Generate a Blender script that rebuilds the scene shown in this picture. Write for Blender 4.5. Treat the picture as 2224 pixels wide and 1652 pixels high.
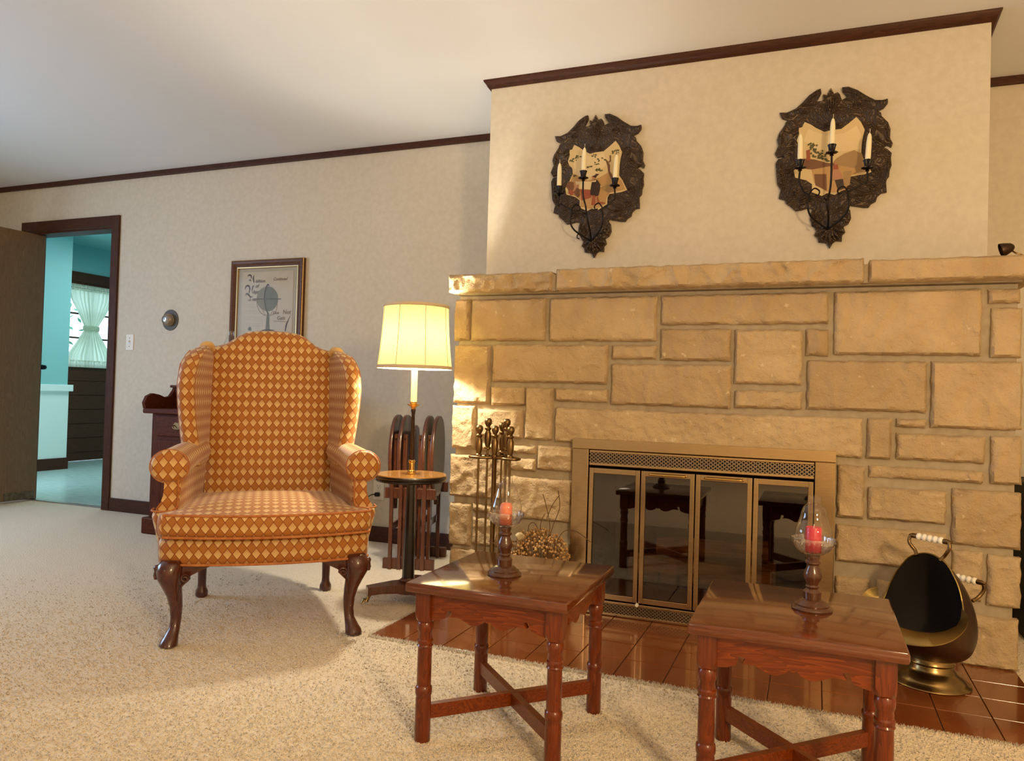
import bpy, bmesh, math, random
import numpy as np
from mathutils import Vector, Matrix, noise
random.seed(7); rng = np.random.default_rng(11)
for o in list(bpy.data.objects): bpy.data.objects.remove(o, do_unlink=True)
SC = bpy.context.scene; COL = SC.collection
PI = math.pi

# ------------------------------------------------------------------ camera
F_PX, YAW, PITCH, ROLL, EYE = 1640.014, math.radians(21.90223), math.radians(1.00275), math.radians(1.66833), 0.92
fw = Vector((-math.sin(YAW)*math.cos(PITCH), math.cos(YAW)*math.cos(PITCH), math.sin(PITCH)))
r0 = Vector((math.cos(YAW), math.sin(YAW), 0)); u0 = r0.cross(fw)
rt = math.cos(ROLL)*r0 + math.sin(ROLL)*u0; up = -math.sin(ROLL)*r0 + math.cos(ROLL)*u0
cam = bpy.data.objects.new('camera', bpy.data.cameras.new('camera')); COL.objects.link(cam)
M = Matrix((rt, up, -fw)).transposed().to_4x4(); M.translation = (0, 0, EYE); cam.matrix_world = M
cam.data.sensor_width = 36; cam.data.sensor_fit = 'HORIZONTAL'; cam.data.lens = 36*F_PX/2224
cam.data.clip_start = 0.05
SC.camera = cam
def ray(x, y): return fw*F_PX + rt*(x-1112) - up*(y-826)
def onY(x, y, D): d = ray(x, y); t = D/d.y; return Vector((d.x*t, D, EYE+d.z*t))       # pixel -> wall plane Y = D
def onZ(x, y, z): d = ray(x, y); t = (z-EYE)/d.z; return Vector((d.x*t, d.y*t, z))      # pixel -> level Z = z

# ------------------------------------------------------------------ world, exposure, room lights
SC.view_settings.view_transform = 'Standard'; SC.view_settings.look = 'None'
SC.view_settings.exposure = 0.32; SC.view_settings.gamma = 1.0; SC.view_settings.use_curve_mapping = False
W = bpy.data.worlds.new('world'); SC.world = W; W.use_nodes = True
wb = W.node_tree.nodes['Background']; wb.inputs[0].default_value = (0.62, 0.85, 1.0, 1); wb.inputs[1].default_value = 3.2
def light(name, kind, loc, energy, color, size=0.1, rot=None, size_y=None):
    l = bpy.data.lights.new(name, kind); l.energy = energy; l.color = color
    if kind == 'AREA':
        l.shape = 'RECTANGLE'; l.size = size; l.size_y = size_y or size
    else: l.shadow_soft_size = size
    o = bpy.data.objects.new(name, l); COL.objects.link(o); o.location = loc
    if rot: o.rotation_euler = rot
    return o
light('window_daylight', 'AREA', (-6.0, 1.3, 1.5), 50, (0.42, 0.62, 1.0), 1.3, (0, math.radians(-62), 0), 1.7)
light('unseen_warm_light_right', 'POINT', (1.35, -0.45, 1.65), 165, (1.0, 0.72, 0.40), 0.16)  # soft warm light added out of view
light('unseen_warm_light_left', 'POINT', (-2.2, -1.6, 1.45), 9, (1.0, 0.82, 0.60), 0.16)  # weak warm light added unseen behind the camera, without a lamp body
light('kitchen_ceiling_light', 'AREA', (-6.1, 5.9, 2.42), 21, (0.85, 1.0, 0.98), 1.0, (0, 0, 0), 0.3)

# ------------------------------------------------------------------ materials
def new_mat(name):
    m = bpy.data.materials.new(name); m.use_nodes = True
    nt = m.node_tree; return m, nt, nt.nodes, nt.links, nt.nodes['Principled BSDF']
def lk(L, a, b): L.new(a, b)
def nd(N, t, **kw):
    n = N.new(t)
    for k, v in kw.items(): setattr(n, k, v)
    return n
def mth(N, L, op, a, b=None, c=None):
    n = N.new('ShaderNodeMath'); n.operation = op
    for i, v in enumerate((a, b, c)):
        if v is None: continue
        if isinstance(v, (int, float)): n.inputs[i].default_value = v
        else: L.new(v, n.inputs[i])
    return n.outputs[0]
def mixc(N, L, fac, a, b):
    n = N.new('ShaderNodeMix'); n.data_type = 'RGBA'
    for i, v in ((0, fac), (6, a), (7, b)):
        if isinstance(v, (int, float)): n.inputs[i].default_value = v
        elif isinstance(v, tuple): n.inputs[i].default_value = (*v, 1) if len(v) == 3 else v
        else: L.new(v, n.inputs[i])
    return n.outputs[2]
def simple(name, c1, c2=None, rough=0.5, metal=0.0, scale=20, bump=0.0, bscale=None, coat=0.0, spec=0.5, stretch=(1,1,1), detail=4, contrast=(0.35,0.65), coatrough=0.1):
    m, nt, N, L, P = new_mat(name)
    P.inputs['Roughness'].default_value = rough; P.inputs['Metallic'].default_value = metal
    P.inputs['Coat Weight'].default_value = coat; P.inputs['Coat Roughness'].default_value = coatrough
    P.inputs['Specular IOR Level'].default_value = spec
    P.inputs['Base Color'].default_value = (*c1, 1)
    if c2 or bump:
        tc = nd(N, 'ShaderNodeTexCoord'); mp = nd(N, 'ShaderNodeMapping'); mp.inputs['Scale'].default_value = stretch
        lk(L, tc.outputs['Object'], mp.inputs['Vector'])
        if c2:
            no = nd(N, 'ShaderNodeTexNoise'); no.inputs['Scale'].default_value = scale; no.inputs['Detail'].default_value = detail
            lk(L, mp.outputs[0], no.inputs['Vector'])
            mr = nd(N, 'ShaderNodeMapRange'); mr.inputs[1].default_value, mr.inputs[2].default_value = contrast
            lk(L, no.outputs[0], mr.inputs[0])
            lk(L, mixc(N, L, mr.outputs[0], c1, c2), P.inputs['Base Color'])
        if bump:
            nb = nd(N, 'ShaderNodeTexNoise'); nb.inputs['Scale'].default_value = bscale or scale; nb.inputs['Detail'].default_value = 6
            lk(L, mp.outputs[0], nb.inputs['Vector'])
            b = nd(N, 'ShaderNodeBump'); b.inputs['Strength'].default_value = min(1, bump); b.inputs['Distance'].default_value = 0.004
            lk(L, nb.outputs[0], b.inputs['Height']); lk(L, b.outputs[0], P.inputs['Normal'])
    return m
def wood(name, dark, light_, axis='x', rough=0.35, coat=0.3, scale=1.0, spec=0.5):
    m, nt, N, L, P = new_mat(name)
    tc = nd(N, 'ShaderNodeTexCoord'); mp = nd(N, 'ShaderNodeMapping')
    s = {'x': (1.2, 11, 11), 'y': (11, 1.2, 11), 'z': (11, 11, 1.2)}[axis]
    mp.inputs['Scale'].default_value = tuple(v*scale for v in s); lk(L, tc.outputs['Object'], mp.inputs['Vector'])
    n1 = nd(N, 'ShaderNodeTexNoise'); n1.inputs['Scale'].default_value = 2.2; n1.inputs['Detail'].default_value = 3; n1.inputs['Distortion'].default_value = 1.2
    lk(L, mp.outputs[0], n1.inputs['Vector'])
    rings = mth(N, L, 'FRACT', mth(N, L, 'MULTIPLY', n1.outputs[0], 9.0))
    n2 = nd(N, 'ShaderNodeTexNoise'); n2.inputs['Scale'].default_value = 14; n2.inputs['Detail'].default_value = 5
    lk(L, mp.outputs[0], n2.inputs['Vector'])
    f = mth(N, L, 'ADD', mth(N, L, 'MULTIPLY', mth(N, L, 'POWER', rings, 1.6), 0.7), mth(N, L, 'MULTIPLY', n2.outputs[0], 0.5))
    lk(L, mixc(N, L, f, dark, light_), P.inputs['Base Color'])
    P.inputs['Roughness'].default_value = rough; P.inputs['Coat Weight'].default_value = coat; P.inputs['Coat Roughness'].default_value = 0.08
    P.inputs['Specular IOR Level'].default_value = spec
    return m
def thin_glass(name, tint=(1,1,1), refl=0.08, edge=0.9, rough=0.01):
    m, nt, N, L, P = new_mat(name); N.remove(P)
    t = nd(N, 'ShaderNodeBsdfTransparent'); t.inputs[0].default_value = (*tint, 1)
    g = nd(N, 'ShaderNodeBsdfGlossy'); g.inputs['Roughness'].default_value = rough
    lw = nd(N, 'ShaderNodeLayerWeight'); lw.inputs[0].default_value = 0.5
    p = mth(N, L, 'POWER', lw.outputs['Facing'], 3.0)
    f = mth(N, L, 'ADD', mth(N, L, 'MULTIPLY', p, edge), refl)
    mx = nd(N, 'ShaderNodeMixShader'); lk(L, f, mx.inputs[0]); lk(L, t.outputs[0], mx.inputs[1]); lk(L, g.outputs[0], mx.inputs[2])
    lk(L, mx.outputs[0], N['Material Output'].inputs[0]); return m

MT = {}
MT['wall'] = simple('wall_paper', (0.60,0.535,0.425), (0.645,0.58,0.47), 0.75, scale=34, bump=0.12, bscale=60, detail=7, spec=0.2)
MT['ceiling'] = simple('ceiling_paint', (0.765,0.775,0.785), None, 0.85, spec=0.2)
MT['turq'] = simple('turquoise_paint', (0.25,0.55,0.56), None, 0.6)
MT['mintwhite'] = simple('pale_mint_paint', (0.72,0.86,0.84), None, 0.5)
MT['trim'] = wood('dark_trim', (0.032,0.010,0.005), (0.080,0.026,0.011), 'x', 0.5, 0.0, spec=0.25)
MT['trimz'] = wood('dark_trim_upright', (0.032,0.010,0.005), (0.085,0.029,0.012), 'z', 0.5, 0.0, spec=0.25)
MT['doorleaf'] = wood('door_veneer', (0.15,0.078,0.032), (0.22,0.122,0.052), 'z', 0.38, 0.0, 0.8, spec=0.7)
MT['backdoor'] = wood('back_door_wood', (0.055,0.022,0.012), (0.10,0.042,0.021), 'y', 0.5, 0.0, spec=0.2)
MT['vinyl'] = simple('vinyl_floor', (0.40,0.56,0.52), (0.52,0.66,0.62), 0.25, scale=8, stretch=(1,6,1))
MT['cherry'] = wood('cherry_wood', (0.080,0.012,0.002), (0.235,0.046,0.005), 'x', 0.32, 0.1, spec=0.35)
MT['cherryz'] = wood('cherry_wood_upright', (0.070,0.010,0.002), (0.185,0.034,0.004), 'z', 0.28, 0.2, spec=0.4)
MT['cherrytop'] = wood('cherry_table_top', (0.080,0.016,0.003), (0.145,0.035,0.006), 'x', 0.13, 0.6, 1.0)
MT['mahog'] = wood('mahogany_leg', (0.035,0.008,0.004), (0.10,0.022,0.009), 'z', 0.28, 0.5)
MT['cab'] = wood('cabinet_wood', (0.050,0.011,0.005), (0.12,0.030,0.011), 'x', 0.5, 0.0, spec=0.1)
MT['cabz'] = wood('cabinet_wood_upright', (0.050,0.011,0.005), (0.12,0.030,0.011), 'z', 0.5, 0.0, spec=0.1)
MT['tray'] = wood('tray_walnut', (0.050,0.014,0.006), (0.13,0.036,0.014), 'z', 0.3, 0.4)
MT['honey'] = wood('honey_table_top', (0.36,0.15,0.025), (0.50,0.24,0.05), 'x', 0.2, 0.6)
MT['black_lacquer'] = simple('black_lacquer', (0.010,0.006,0.004), None, 0.3, coat=0.3)
MT['walnut_turn'] = wood('turned_walnut', (0.032,0.010,0.004), (0.105,0.034,0.010), 'z', 0.28, 0.4)
MT['brass'] = simple('polished_brass', (0.62,0.40,0.13), None, 0.22, 1.0)
MT['brushed'] = simple('brushed_brass', (0.40,0.285,0.15), (0.47,0.34,0.185), 0.23, 1.0, scale=30, stretch=(1,1,14))
MT['brushedx'] = simple('brushed_brass_bar', (0.46,0.33,0.17), (0.54,0.39,0.21), 0.24, 1.0, scale=30, stretch=(1,1,40))
MT['antique'] = simple('antique_brass', (0.17,0.105,0.045), (0.26,0.165,0.07), 0.33, 1.0, scale=18)
MT['oldbrass'] = simple('aged_brass_foot', (0.36,0.25,0.10), (0.26,0.17,0.07), 0.26, 1.0, scale=12)
MT['copper'] = simple('dark_patinated_copper', (0.060,0.026,0.014), (0.11,0.062,0.030), 0.38, 0.8, scale=9)
MT['lipbrass'] = simple('brass_lip', (0.34,0.24,0.085), (0.27,0.18,0.06), 0.38, 1.0, scale=10)
MT['dark_lining'] = simple('dark_inside', (0.008,0.005,0.004), None, 0.8)  # near-black lining for the inside of the coal scuttle
MT['porcelain'] = simple('white_porcelain', (0.86,0.82,0.72), None, 0.15, coat=0.4)
MT['iron'] = simple('black_iron', (0.012,0.009,0.008), None, 0.35, 0.6)
MT['firebrick'] = simple('firebrick', (0.045,0.033,0.024), (0.075,0.055,0.040), 0.9, scale=25, bump=0.4)
MT['log'] = simple('split_log', (0.52,0.32,0.15), (0.24,0.125,0.06), 0.85, scale=7, stretch=(1,8,8), bump=0.6, bscale=20)
MT['cream_plastic'] = simple('cream_plastic', (0.80,0.76,0.66), None, 0.4)
MT['white_candle'] = simple('ivory_candle', (0.88,0.80,0.55), None, 0.45)
MT['sleeve'] = simple('lamp_candle_sleeve', (0.88,0.86,0.68), None, 0.4)
MT['wick'] = simple('wick', (0.65,0.58,0.42), None, 0.9)
MT['peach_wax'] = simple('peach_wax', (0.80,0.25,0.13), (0.66,0.12,0.06), 0.4, scale=6)
MT['red_wax'] = simple('raspberry_wax', (0.50,0.012,0.035), (0.62,0.03,0.07), 0.35, scale=6)
MT['mortar'] = simple('mortar', (0.34,0.275,0.185), (0.40,0.33,0.225), 0.9, scale=30, bump=0.4)
MT['grout'] = simple('tile_grout', (0.12,0.055,0.025), None, 0.8)
MT['tile'] = simple('terracotta_tile', (0.185,0.048,0.012), (0.25,0.075,0.020), 0.16, scale=5, bump=0.06, bscale=8, coat=0.5, coatrough=0.06)
MT['glass'] = thin_glass('clear_glass', (1,1,1), 0.06, 0.8)
MT['bowlglass'] = thin_glass('pressed_glass', (0.96,0.95,0.93), 0.22, 0.9, 0.05)
MT['pane'] = thin_glass('smoked_pane', (0.62,0.54,0.45), 0.085, 0.8)
MT['winpane'] = thin_glass('window_pane', (0.95,0.98,1.0), 0.04, 0.5)
MT['glazing'] = thin_glass('picture_glazing', (0.98,0.98,0.97), 0.002, 0.03)
MT['black'] = simple('matte_black', (0.006,0.006,0.006), None, 0.6)
MT['darkmetal'] = simple('dark_door_hardware', (0.012,0.014,0.03), None, 0.4, 0.7)
MT['outlet_dark'] = simple('outlet_slots', (0.02,0.02,0.02), None, 0.6)
MT['thermo_plate'] = simple('thermostat_plate', (0.085,0.08,0.072), None, 0.6)
MT['thermo_ring'] = simple('thermostat_gold_ring', (0.30,0.235,0.165), None, 0.35, 0.6)
MT['steel'] = simple('brushed_steel', (0.42,0.42,0.42), None, 0.28, 1.0)
MT['carve'] = None

def carved():
    m, nt, N, L, P = new_mat('carved_dark_wood')
    tc = nd(N, 'ShaderNodeTexCoord'); no = nd(N, 'ShaderNodeTexNoise'); no.inputs['Scale'].default_value = 9; no.inputs['Detail'].default_value = 2; no.inputs['Distortion'].default_value = 2.5
    lk(L, tc.outputs['Object'], no.inputs['Vector'])
    w = mth(N, L, 'SINE', mth(N, L, 'MULTIPLY', no.outputs[0], 70.0))
    b = nd(N, 'ShaderNodeBump'); b.inputs['Strength'].default_value = 0.8; b.inputs['Distance'].default_value = 0.004
    lk(L, w, b.inputs['Height']); lk(L, b.outputs[0], P.inputs['Normal'])
    f = mth(N, L, 'MULTIPLY', mth(N, L, 'POWER', mth(N, L, 'MAXIMUM', w, 0.0), 6.0), 0.55)
    lk(L, mixc(N, L, f, (0.050,0.027,0.013), (0.17,0.115,0.060)), P.inputs['Base Color'])
    P.inputs['Roughness'].default_value = 0.42; return m
MT['carve'] = carved()

def stone_mat():
    m, nt, N, L, P = new_mat('split_sandstone')
    tc = nd(N, 'ShaderNodeTexCoord'); oi = nd(N, 'ShaderNodeObjectInfo')
    off = nd(N, 'ShaderNodeVectorMath'); off.operation = 'ADD'; lk(L, tc.outputs['Object'], off.inputs[0])
    cmb = nd(N, 'ShaderNodeCombineXYZ'); lk(L, mth(N, L, 'MULTIPLY', oi.outputs['Random'], 17.0), cmb.inputs[0]); lk(L, cmb.outputs[0], off.inputs[1])
    def noi(s, d=5):
        n = nd(N, 'ShaderNodeTexNoise'); n.inputs['Scale'].default_value = s; n.inputs['Detail'].default_value = d; lk(L, off.outputs[0], n.inputs['Vector']); return n.outputs[0]
    base = mixc(N, L, oi.outputs['Random'], (0.45,0.325,0.185), (0.57,0.43,0.255))
    n1 = nd(N, 'ShaderNodeMapRange'); n1.inputs[1].default_value = 0.3; n1.inputs[2].default_value = 0.7; lk(L, noi(7), n1.inputs[0])
    c = mixc(N, L, mth(N, L, 'MULTIPLY', n1.outputs[0], 0.55), base, (0.34,0.235,0.125))
    n2 = nd(N, 'ShaderNodeMapRange'); n2.inputs[1].default_value = 0.69; n2.inputs[2].default_value = 0.74; lk(L, noi(26, 3), n2.inputs[0])
    c = mixc(N, L, mth(N, L, 'MULTIPLY', n2.outputs[0], 0.5), c, (0.74,0.62,0.42))
    lk(L, c, P.inputs['Base Color']); P.inputs['Roughness'].default_value = 0.9; P.inputs['Specular IOR Level'].default_value = 0.2
    b = nd(N, 'ShaderNodeBump'); b.inputs['Strength'].default_value = 0.9; b.inputs['Distance'].default_value = 0.009
    hh = mth(N, L, 'ADD', noi(45, 8), mth(N, L, 'MULTIPLY', noi(150, 4), 0.35))
    lk(L, hh, b.inputs['Height']); lk(L, b.outputs[0], P.inputs['Normal']); return m
MT['stone'] = stone_mat()

def carpet_mat():
    m, nt, N, L, P = new_mat('cream_carpet')
    tc = nd(N, 'ShaderNodeTexCoord')
    n = nd(N, 'ShaderNodeTexNoise'); n.inputs['Scale'].default_value = 160; n.inputs['Detail'].default_value = 4; lk(L, tc.outputs['Object'], n.inputs['Vector'])
    n3 = nd(N, 'ShaderNodeTexNoise'); n3.inputs['Scale'].default_value = 2.0; n3.inputs['Detail'].default_value = 3; lk(L, tc.outputs['Object'], n3.inputs['Vector'])
    mr = nd(N, 'ShaderNodeMapRange'); mr.inputs[1].default_value = 0.3; mr.inputs[2].default_value = 0.7; lk(L, n.outputs[0], mr.inputs[0])
    c = mixc(N, L, mr.outputs[0], (0.74,0.60,0.42), (0.93,0.80,0.60))
    c = mixc(N, L, mth(N, L, 'MULTIPLY', n3.outputs[0], 0.3), c, (0.78,0.64,0.46))
    lk(L, c, P.inputs['Base Color']); P.inputs['Roughness'].default_value = 0.95; P.inputs['Specular IOR Level'].default_value = 0.1
    P.inputs['Sheen Weight'].default_value = 0.2
    b = nd(N, 'ShaderNodeBump'); b.inputs['Strength'].default_value = 0.9; b.inputs['Distance'].default_value = 0.008
    lk(L, n.outputs[0], b.inputs['Height']); lk(L, b.outputs[0], P.inputs['Normal']); return m
MT['carpet'] = carpet_mat()

FW, FH = 0.0325, 0.0425
def fabric_mat():
    m, nt, N, L, P = new_mat('diamond_fan_brocade')
    uv = nd(N, 'ShaderNodeUVMap'); sp = nd(N, 'ShaderNodeSeparateXYZ'); lk(L, uv.outputs[0], sp.inputs[0])
    a = mth(N, L, 'SUBTRACT', mth(N, L, 'FRACT', mth(N, L, 'ADD', mth(N, L, 'DIVIDE', sp.outputs[0], FW), 100.5)), 0.5)
    b = mth(N, L, 'SUBTRACT', mth(N, L, 'FRACT', mth(N, L, 'ADD', mth(N, L, 'DIVIDE', sp.outputs[1], FH), 100.5)), 0.5)
    s = mth(N, L, 'ADD', mth(N, L, 'ABSOLUTE', a), mth(N, L, 'ABSOLUTE', b))
    inside = mth(N, L, 'LESS_THAN', s, 0.44)
    line = mth(N, L, 'LESS_THAN', mth(N, L, 'ABSOLUTE', mth(N, L, 'SUBTRACT', s, 0.5)), 0.035)
    ang = mth(N, L, 'ARCTAN2', a, mth(N, L, 'ADD', b, 0.62))
    rays = mth(N, L, 'GREATER_THAN', mth(N, L, 'SINE', mth(N, L, 'MULTIPLY', ang, 46.0)), 0.0)
    fade = nd(N, 'ShaderNodeMapRange'); fade.inputs[1].default_value = -0.25; fade.inputs[2].default_value = 0.36; lk(L, b, fade.inputs[0])
    rf = mth(N, L, 'MULTIPLY', mth(N, L, 'ADD', mth(N, L, 'MULTIPLY', rays, 0.5), 0.5), fade.outputs[0])
    tc = nd(N, 'ShaderNodeTexCoord'); no = nd(N, 'ShaderNodeTexNoise'); no.inputs['Scale'].default_value = 9; lk(L, tc.outputs['Object'], no.inputs['Vector'])
    org = mixc(N, L, no.outputs[0], (0.34,0.108,0.010), (0.43,0.158,0.017))
    lt = mixc(N, L, mth(N, L, 'MULTIPLY', rf, 0.8), (0.68,0.45,0.175), (0.38,0.145,0.027))
    c = mixc(N, L, inside, org, lt); c = mixc(N, L, line, c, (0.20,0.035,0.008))
    lk(L, c, P.inputs['Base Color'])
    lk(L, mth(N, L, 'SUBTRACT', 0.62, mth(N, L, 'MULTIPLY', inside, 0.14)), P.inputs['Roughness'])
    P.inputs['Sheen Weight'].default_value = 0.25; P.inputs['Specular IOR Level'].default_value = 0.35
    bp = nd(N, 'ShaderNodeBump'); bp.inputs['Strength'].default_value = 0.25; bp.inputs['Distance'].default_value = 0.001
    lk(L, inside, bp.inputs['Height']); lk(L, bp.outputs[0], P.inputs['Normal']); return m
MT['fabric'] = fabric_mat()
MT['piping'] = simple('orange_piping', (0.36,0.095,0.014), (0.48,0.17,0.035), 0.6, scale=60)

def translucent(name, col, trans=0.5, streak=True, tcol=None):
    m, nt, N, L, P = new_mat(name)
    d = nd(N, 'ShaderNodeBsdfDiffuse'); t = nd(N, 'ShaderNodeBsdfTranslucent'); mx = nd(N, 'ShaderNodeMixShader'); mx.inputs[0].default_value = trans
    c = (*col, 1)
    if streak:
        tc = nd(N, 'ShaderNodeTexCoord'); mp = nd(N, 'ShaderNodeMapping'); mp.inputs['Scale'].default_value = (90, 90, 3); lk(L, tc.outputs['Object'], mp.inputs[0])
        no = nd(N, 'ShaderNodeTexNoise'); no.inputs['Scale'].default_value = 2; no.inputs['Detail'].default_value = 3; lk(L, mp.outputs[0], no.inputs['Vector'])
        mr = nd(N, 'ShaderNodeMapRange'); mr.inputs[1].default_value = 0.55; mr.inputs[2].default_value = 0.8; lk(L, no.outputs[0], mr.inputs[0])
        cc = mixc(N, L, mr.outputs[0], col, tuple(v*0.72 for v in col)); lk(L, cc, d.inputs[0]); tcl = tcol or col; lk(L, mixc(N, L, mr.outputs[0], tcl, tuple(v*0.72 for v in tcl)), t.inputs[0])
    else: d.inputs[0].default_value = c; t.inputs[0].default_value = c
    lk(L, d.outputs[0], mx.inputs[1]); lk(L, t.outputs[0], mx.inputs[2]); lk(L, mx.outputs[0], N['Material Output'].inputs[0]); N.remove(P); return m
MT['shade'] = translucent('pleated_silk_shade', (0.70,0.62,0.36), 0.5, True, (0.125,0.102,0.036))
MT['shadetrim'] = simple('shade_band', (0.62,0.50,0.33), None, 0.8)
MT['curtain'] = translucent('sage_curtain', (0.70,0.76,0.62), 0.55, False)
MT['paper'] = simple('aged_print_paper', (0.46,0.38,0.26), (0.50,0.42,0.29), 0.5, scale=12)
MT['ink'] = simple('print_ink', (0.07,0.05,0.035), None, 0.6)
MT['brownink'] = simple('print_brown_ink', (0.16,0.09,0.045), None, 0.6)
MT['globe'] = simple('print_globe_green', (0.135,0.135,0.085), (0.17,0.165,0.105), 0.6, scale=20)
MT['globelight'] = simple('print_globe_light', (0.215,0.195,0.12), None, 0.6)
MT['gold'] = simple('gilt_fillet', (0.44,0.30,0.12), None, 0.38, 0.8)
MT['frame'] = wood('picture_frame_wood', (0.060,0.020,0.007), (0.14,0.055,0.018), 'x', 0.45, 0.0, spec=0.3)
MT['berry'] = simple('dried_berries', (0.34,0.17,0.05), (0.56,0.33,0.12), 0.5, scale=60)
MT['twig'] = simple('dry_twig', (0.11,0.055,0.02), None, 0.8)
MT['pod'] = simple('pale_seed_pod', (0.50,0.40,0.24), (0.30,0.21,0.10), 0.8, scale=40, bump=0.6, bscale=60)
MT['basket'] = simple('wicker', (0.20,0.11,0.04), (0.30,0.17,0.07), 0.7, scale=50, bump=0.5)
def flat(name, c): MT[name] = simple(name, c, None, 0.55); return MT[name]
for n_, c_ in (('pt_sky',(0.62,0.47,0.23)),('pt_haze',(0.70,0.55,0.30)),('pt_hill',(0.34,0.21,0.085)),('pt_brown',(0.16,0.065,0.025)),('pt_ochre',(0.46,0.27,0.10)),('pt_green',(0.075,0.075,0.02)),('pt_black',(0.03,0.012,0.008)),('pt_rose',(0.42,0.20,0.105)),('pt_red',(0.30,0.07,0.03)),('leaf',(0.10,0.28,0.16))): flat(n_, c_)

# ------------------------------------------------------------------ mesh helpers
def finish(o, parent=None, smooth=None):
    COL.objects.link(o)
    if parent: o.parent = parent
    if smooth is not None:
        o.data.shade_smooth()
        if smooth < 179: o.data.set_sharp_from_angle(angle=math.radians(smooth))
    return o
class MB:
    def __init__(s): s.v = []; s.f = []; s.uv = []; s.mi = []; s.cur = 0
    def add(s, vs, fs, uvs=None):
        b = len(s.v); s.v += [tuple(p) for p in vs]
        for k, f in enumerate(fs):
            s.f.append(tuple(b+i for i in f)); s.uv.append(uvs[k] if uvs else None); s.mi.append(s.cur)
        return s
    def box(s, x0, x1, y0, y1, z0, z1, b=0.0):
        if b <= 0:
            vs = [(x, y, z) for x in (x0, x1) for y in (y0, y1) for z in (z0, z1)]
            return s.add(vs, [(0,1,3,2),(4,6,7,5),(0,4,5,1),(2,3,7,6),(0,2,6,4),(1,5,7,3)])
        bm = bmesh.new(); bmesh.ops.create_cube(bm, size=1)
        for v in bm.verts: v.co = Vector(((x0+x1)/2+v.co.x*(x1-x0), (y0+y1)/2+v.co.y*(y1-y0), (z0+z1)/2+v.co.z*(z1-z0)))
        bmesh.ops.bevel(bm, geom=bm.edges[:], offset=b, segments=2, affect='EDGES', profile=0.5)
        bm.verts.index_update(); s.add([v.co for v in bm.verts], [[v.index for v in f.verts] for f in bm.faces]); bm.free(); return s
    def lathe(s, prof, c=(0,0,0), seg=24, mod=None, cap=True):
        vs = []; fs = []
        for r, z in prof:
            for k in range(seg):
                a = 2*PI*k/seg; rr = r if mod is None else mod(r, z, a)
                vs.append((c[0]+rr*math.cos(a), c[1]+rr*math.sin(a), c[2]+z))
        n = len(prof)
        for i in range(n-1):
            for k in range(seg):
                k2 = (k+1) % seg; fs.append((i*seg+k, i*seg+k2, (i+1)*seg+k2, (i+1)*seg+k))
        if cap:
            if prof[0][0] > 1e-4: fs.append(tuple(range(seg))[::-1])
            if prof[-1][0] > 1e-4: fs.append(tuple((n-1)*seg+k for k in range(seg)))
        return s.add(vs, fs)
    def tube(s, pts, rad, seg=8, cap=True, flat=None):
        pts = [Vector(p) for p in pts]; n = len(pts)
        R = rad if isinstance(rad, (list, tuple)) else [rad]*n
        T = [(pts[min(i+1, n-1)]-pts[max(i-1, 0)]).normalized() for i in range(n)]
        nrm = T[0].orthogonal().normalized(); vs = []; fs = []
        for i in range(n):
            nrm = (nrm - T[i]*nrm.dot(T[i])).normalized(); bn = T[i].cross(nrm)
            for k in range(seg):
                a = 2*PI*k/seg; vs.append(pts[i]+(nrm*math.cos(a)+bn*math.sin(a))*R[i])
        for i in range(n-1):
            for k in range(seg):
                k2 = (k+1) % seg; fs.append((i*seg+k, i*seg+k2, (i+1)*seg+k2, (i+1)*seg+k))
        if cap: fs += [tuple(range(seg))[::-1], tuple((n-1)*seg+k for k in range(seg))]
        return s.add(vs, fs)
    def prism(s, poly, fn, d0, d1):
        """poly of 2D points; fn(u, w, d) -> 3D; extruded between d0 and d1"""
        n = len(poly); vs = [fn(u, w, d0) for u, w in poly]+[fn(u, w, d1) for u, w in poly]
        fs = [tuple(range(n)), tuple(range(2*n-1, n-1, -1))]+[(i, n+i, n+(i+1) % n, (i+1) % n) for i in range(n)]
        return s.add(vs, fs)
    def loft(s, rings, closed=True, caps=True, uvscale=(1,1), swap=False, capuv=None, u0=0.0, v0=0.0):
        rings = [[Vector(p) for p in r] for r in rings]; n = len(rings); m = len(rings[0])
        L = [[0.0] for _ in rings]
        for i, r in enumerate(rings):
            for j in range(1, m+(1 if closed else 0)): L[i].append(L[i][-1]+(r[j % m]-r[j-1]).length)
        mid = n//2; U = L[mid]
        V = [[0.0]*(m) ]
        for i in range(1, n): V.append([V[-1][j]+(rings[i][j]-rings[i-1][j]).length for j in range(m)])
        Vm = [sum(v)/m for v in V]
        vs = [p for r in rings for p in r]; fs = []; uvs = []
        for i in range(n-1):
            for j in range(m if closed else m-1):
                j2 = (j+1) % m
                fs.append((i*m+j, i*m+j2, (i+1)*m+j2, (i+1)*m+j))
                q = [(U[j]+u0, Vm[i]+v0), (U[j+1]+u0, Vm[i]+v0), (U[j+1]+u0, Vm[i+1]+v0), (U[j]+u0, Vm[i+1]+v0)]
                if swap: q = [(b, a) for a, b in q]
                uvs.append(q)
        if caps and closed:
            fn = capuv or (lambda p: (p[0], p[2]))
            fs.append(tuple(range(m))[::-1]); uvs.append([fn(rings[0][j]) for j in range(m)][::-1])
            fs.append(tuple((n-1)*m+j for j in range(m))); uvs.append([fn(rings[-1][j]) for j in range(m)])
        return s.add(vs, fs, uvs)
    def planar(s, test):
        for i, f in enumerate(s.f):
            if all(test(s.v[k]) for k in f): s.uv[i] = [(s.v[k][0], s.v[k][2]) for k in f]
        return s
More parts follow.
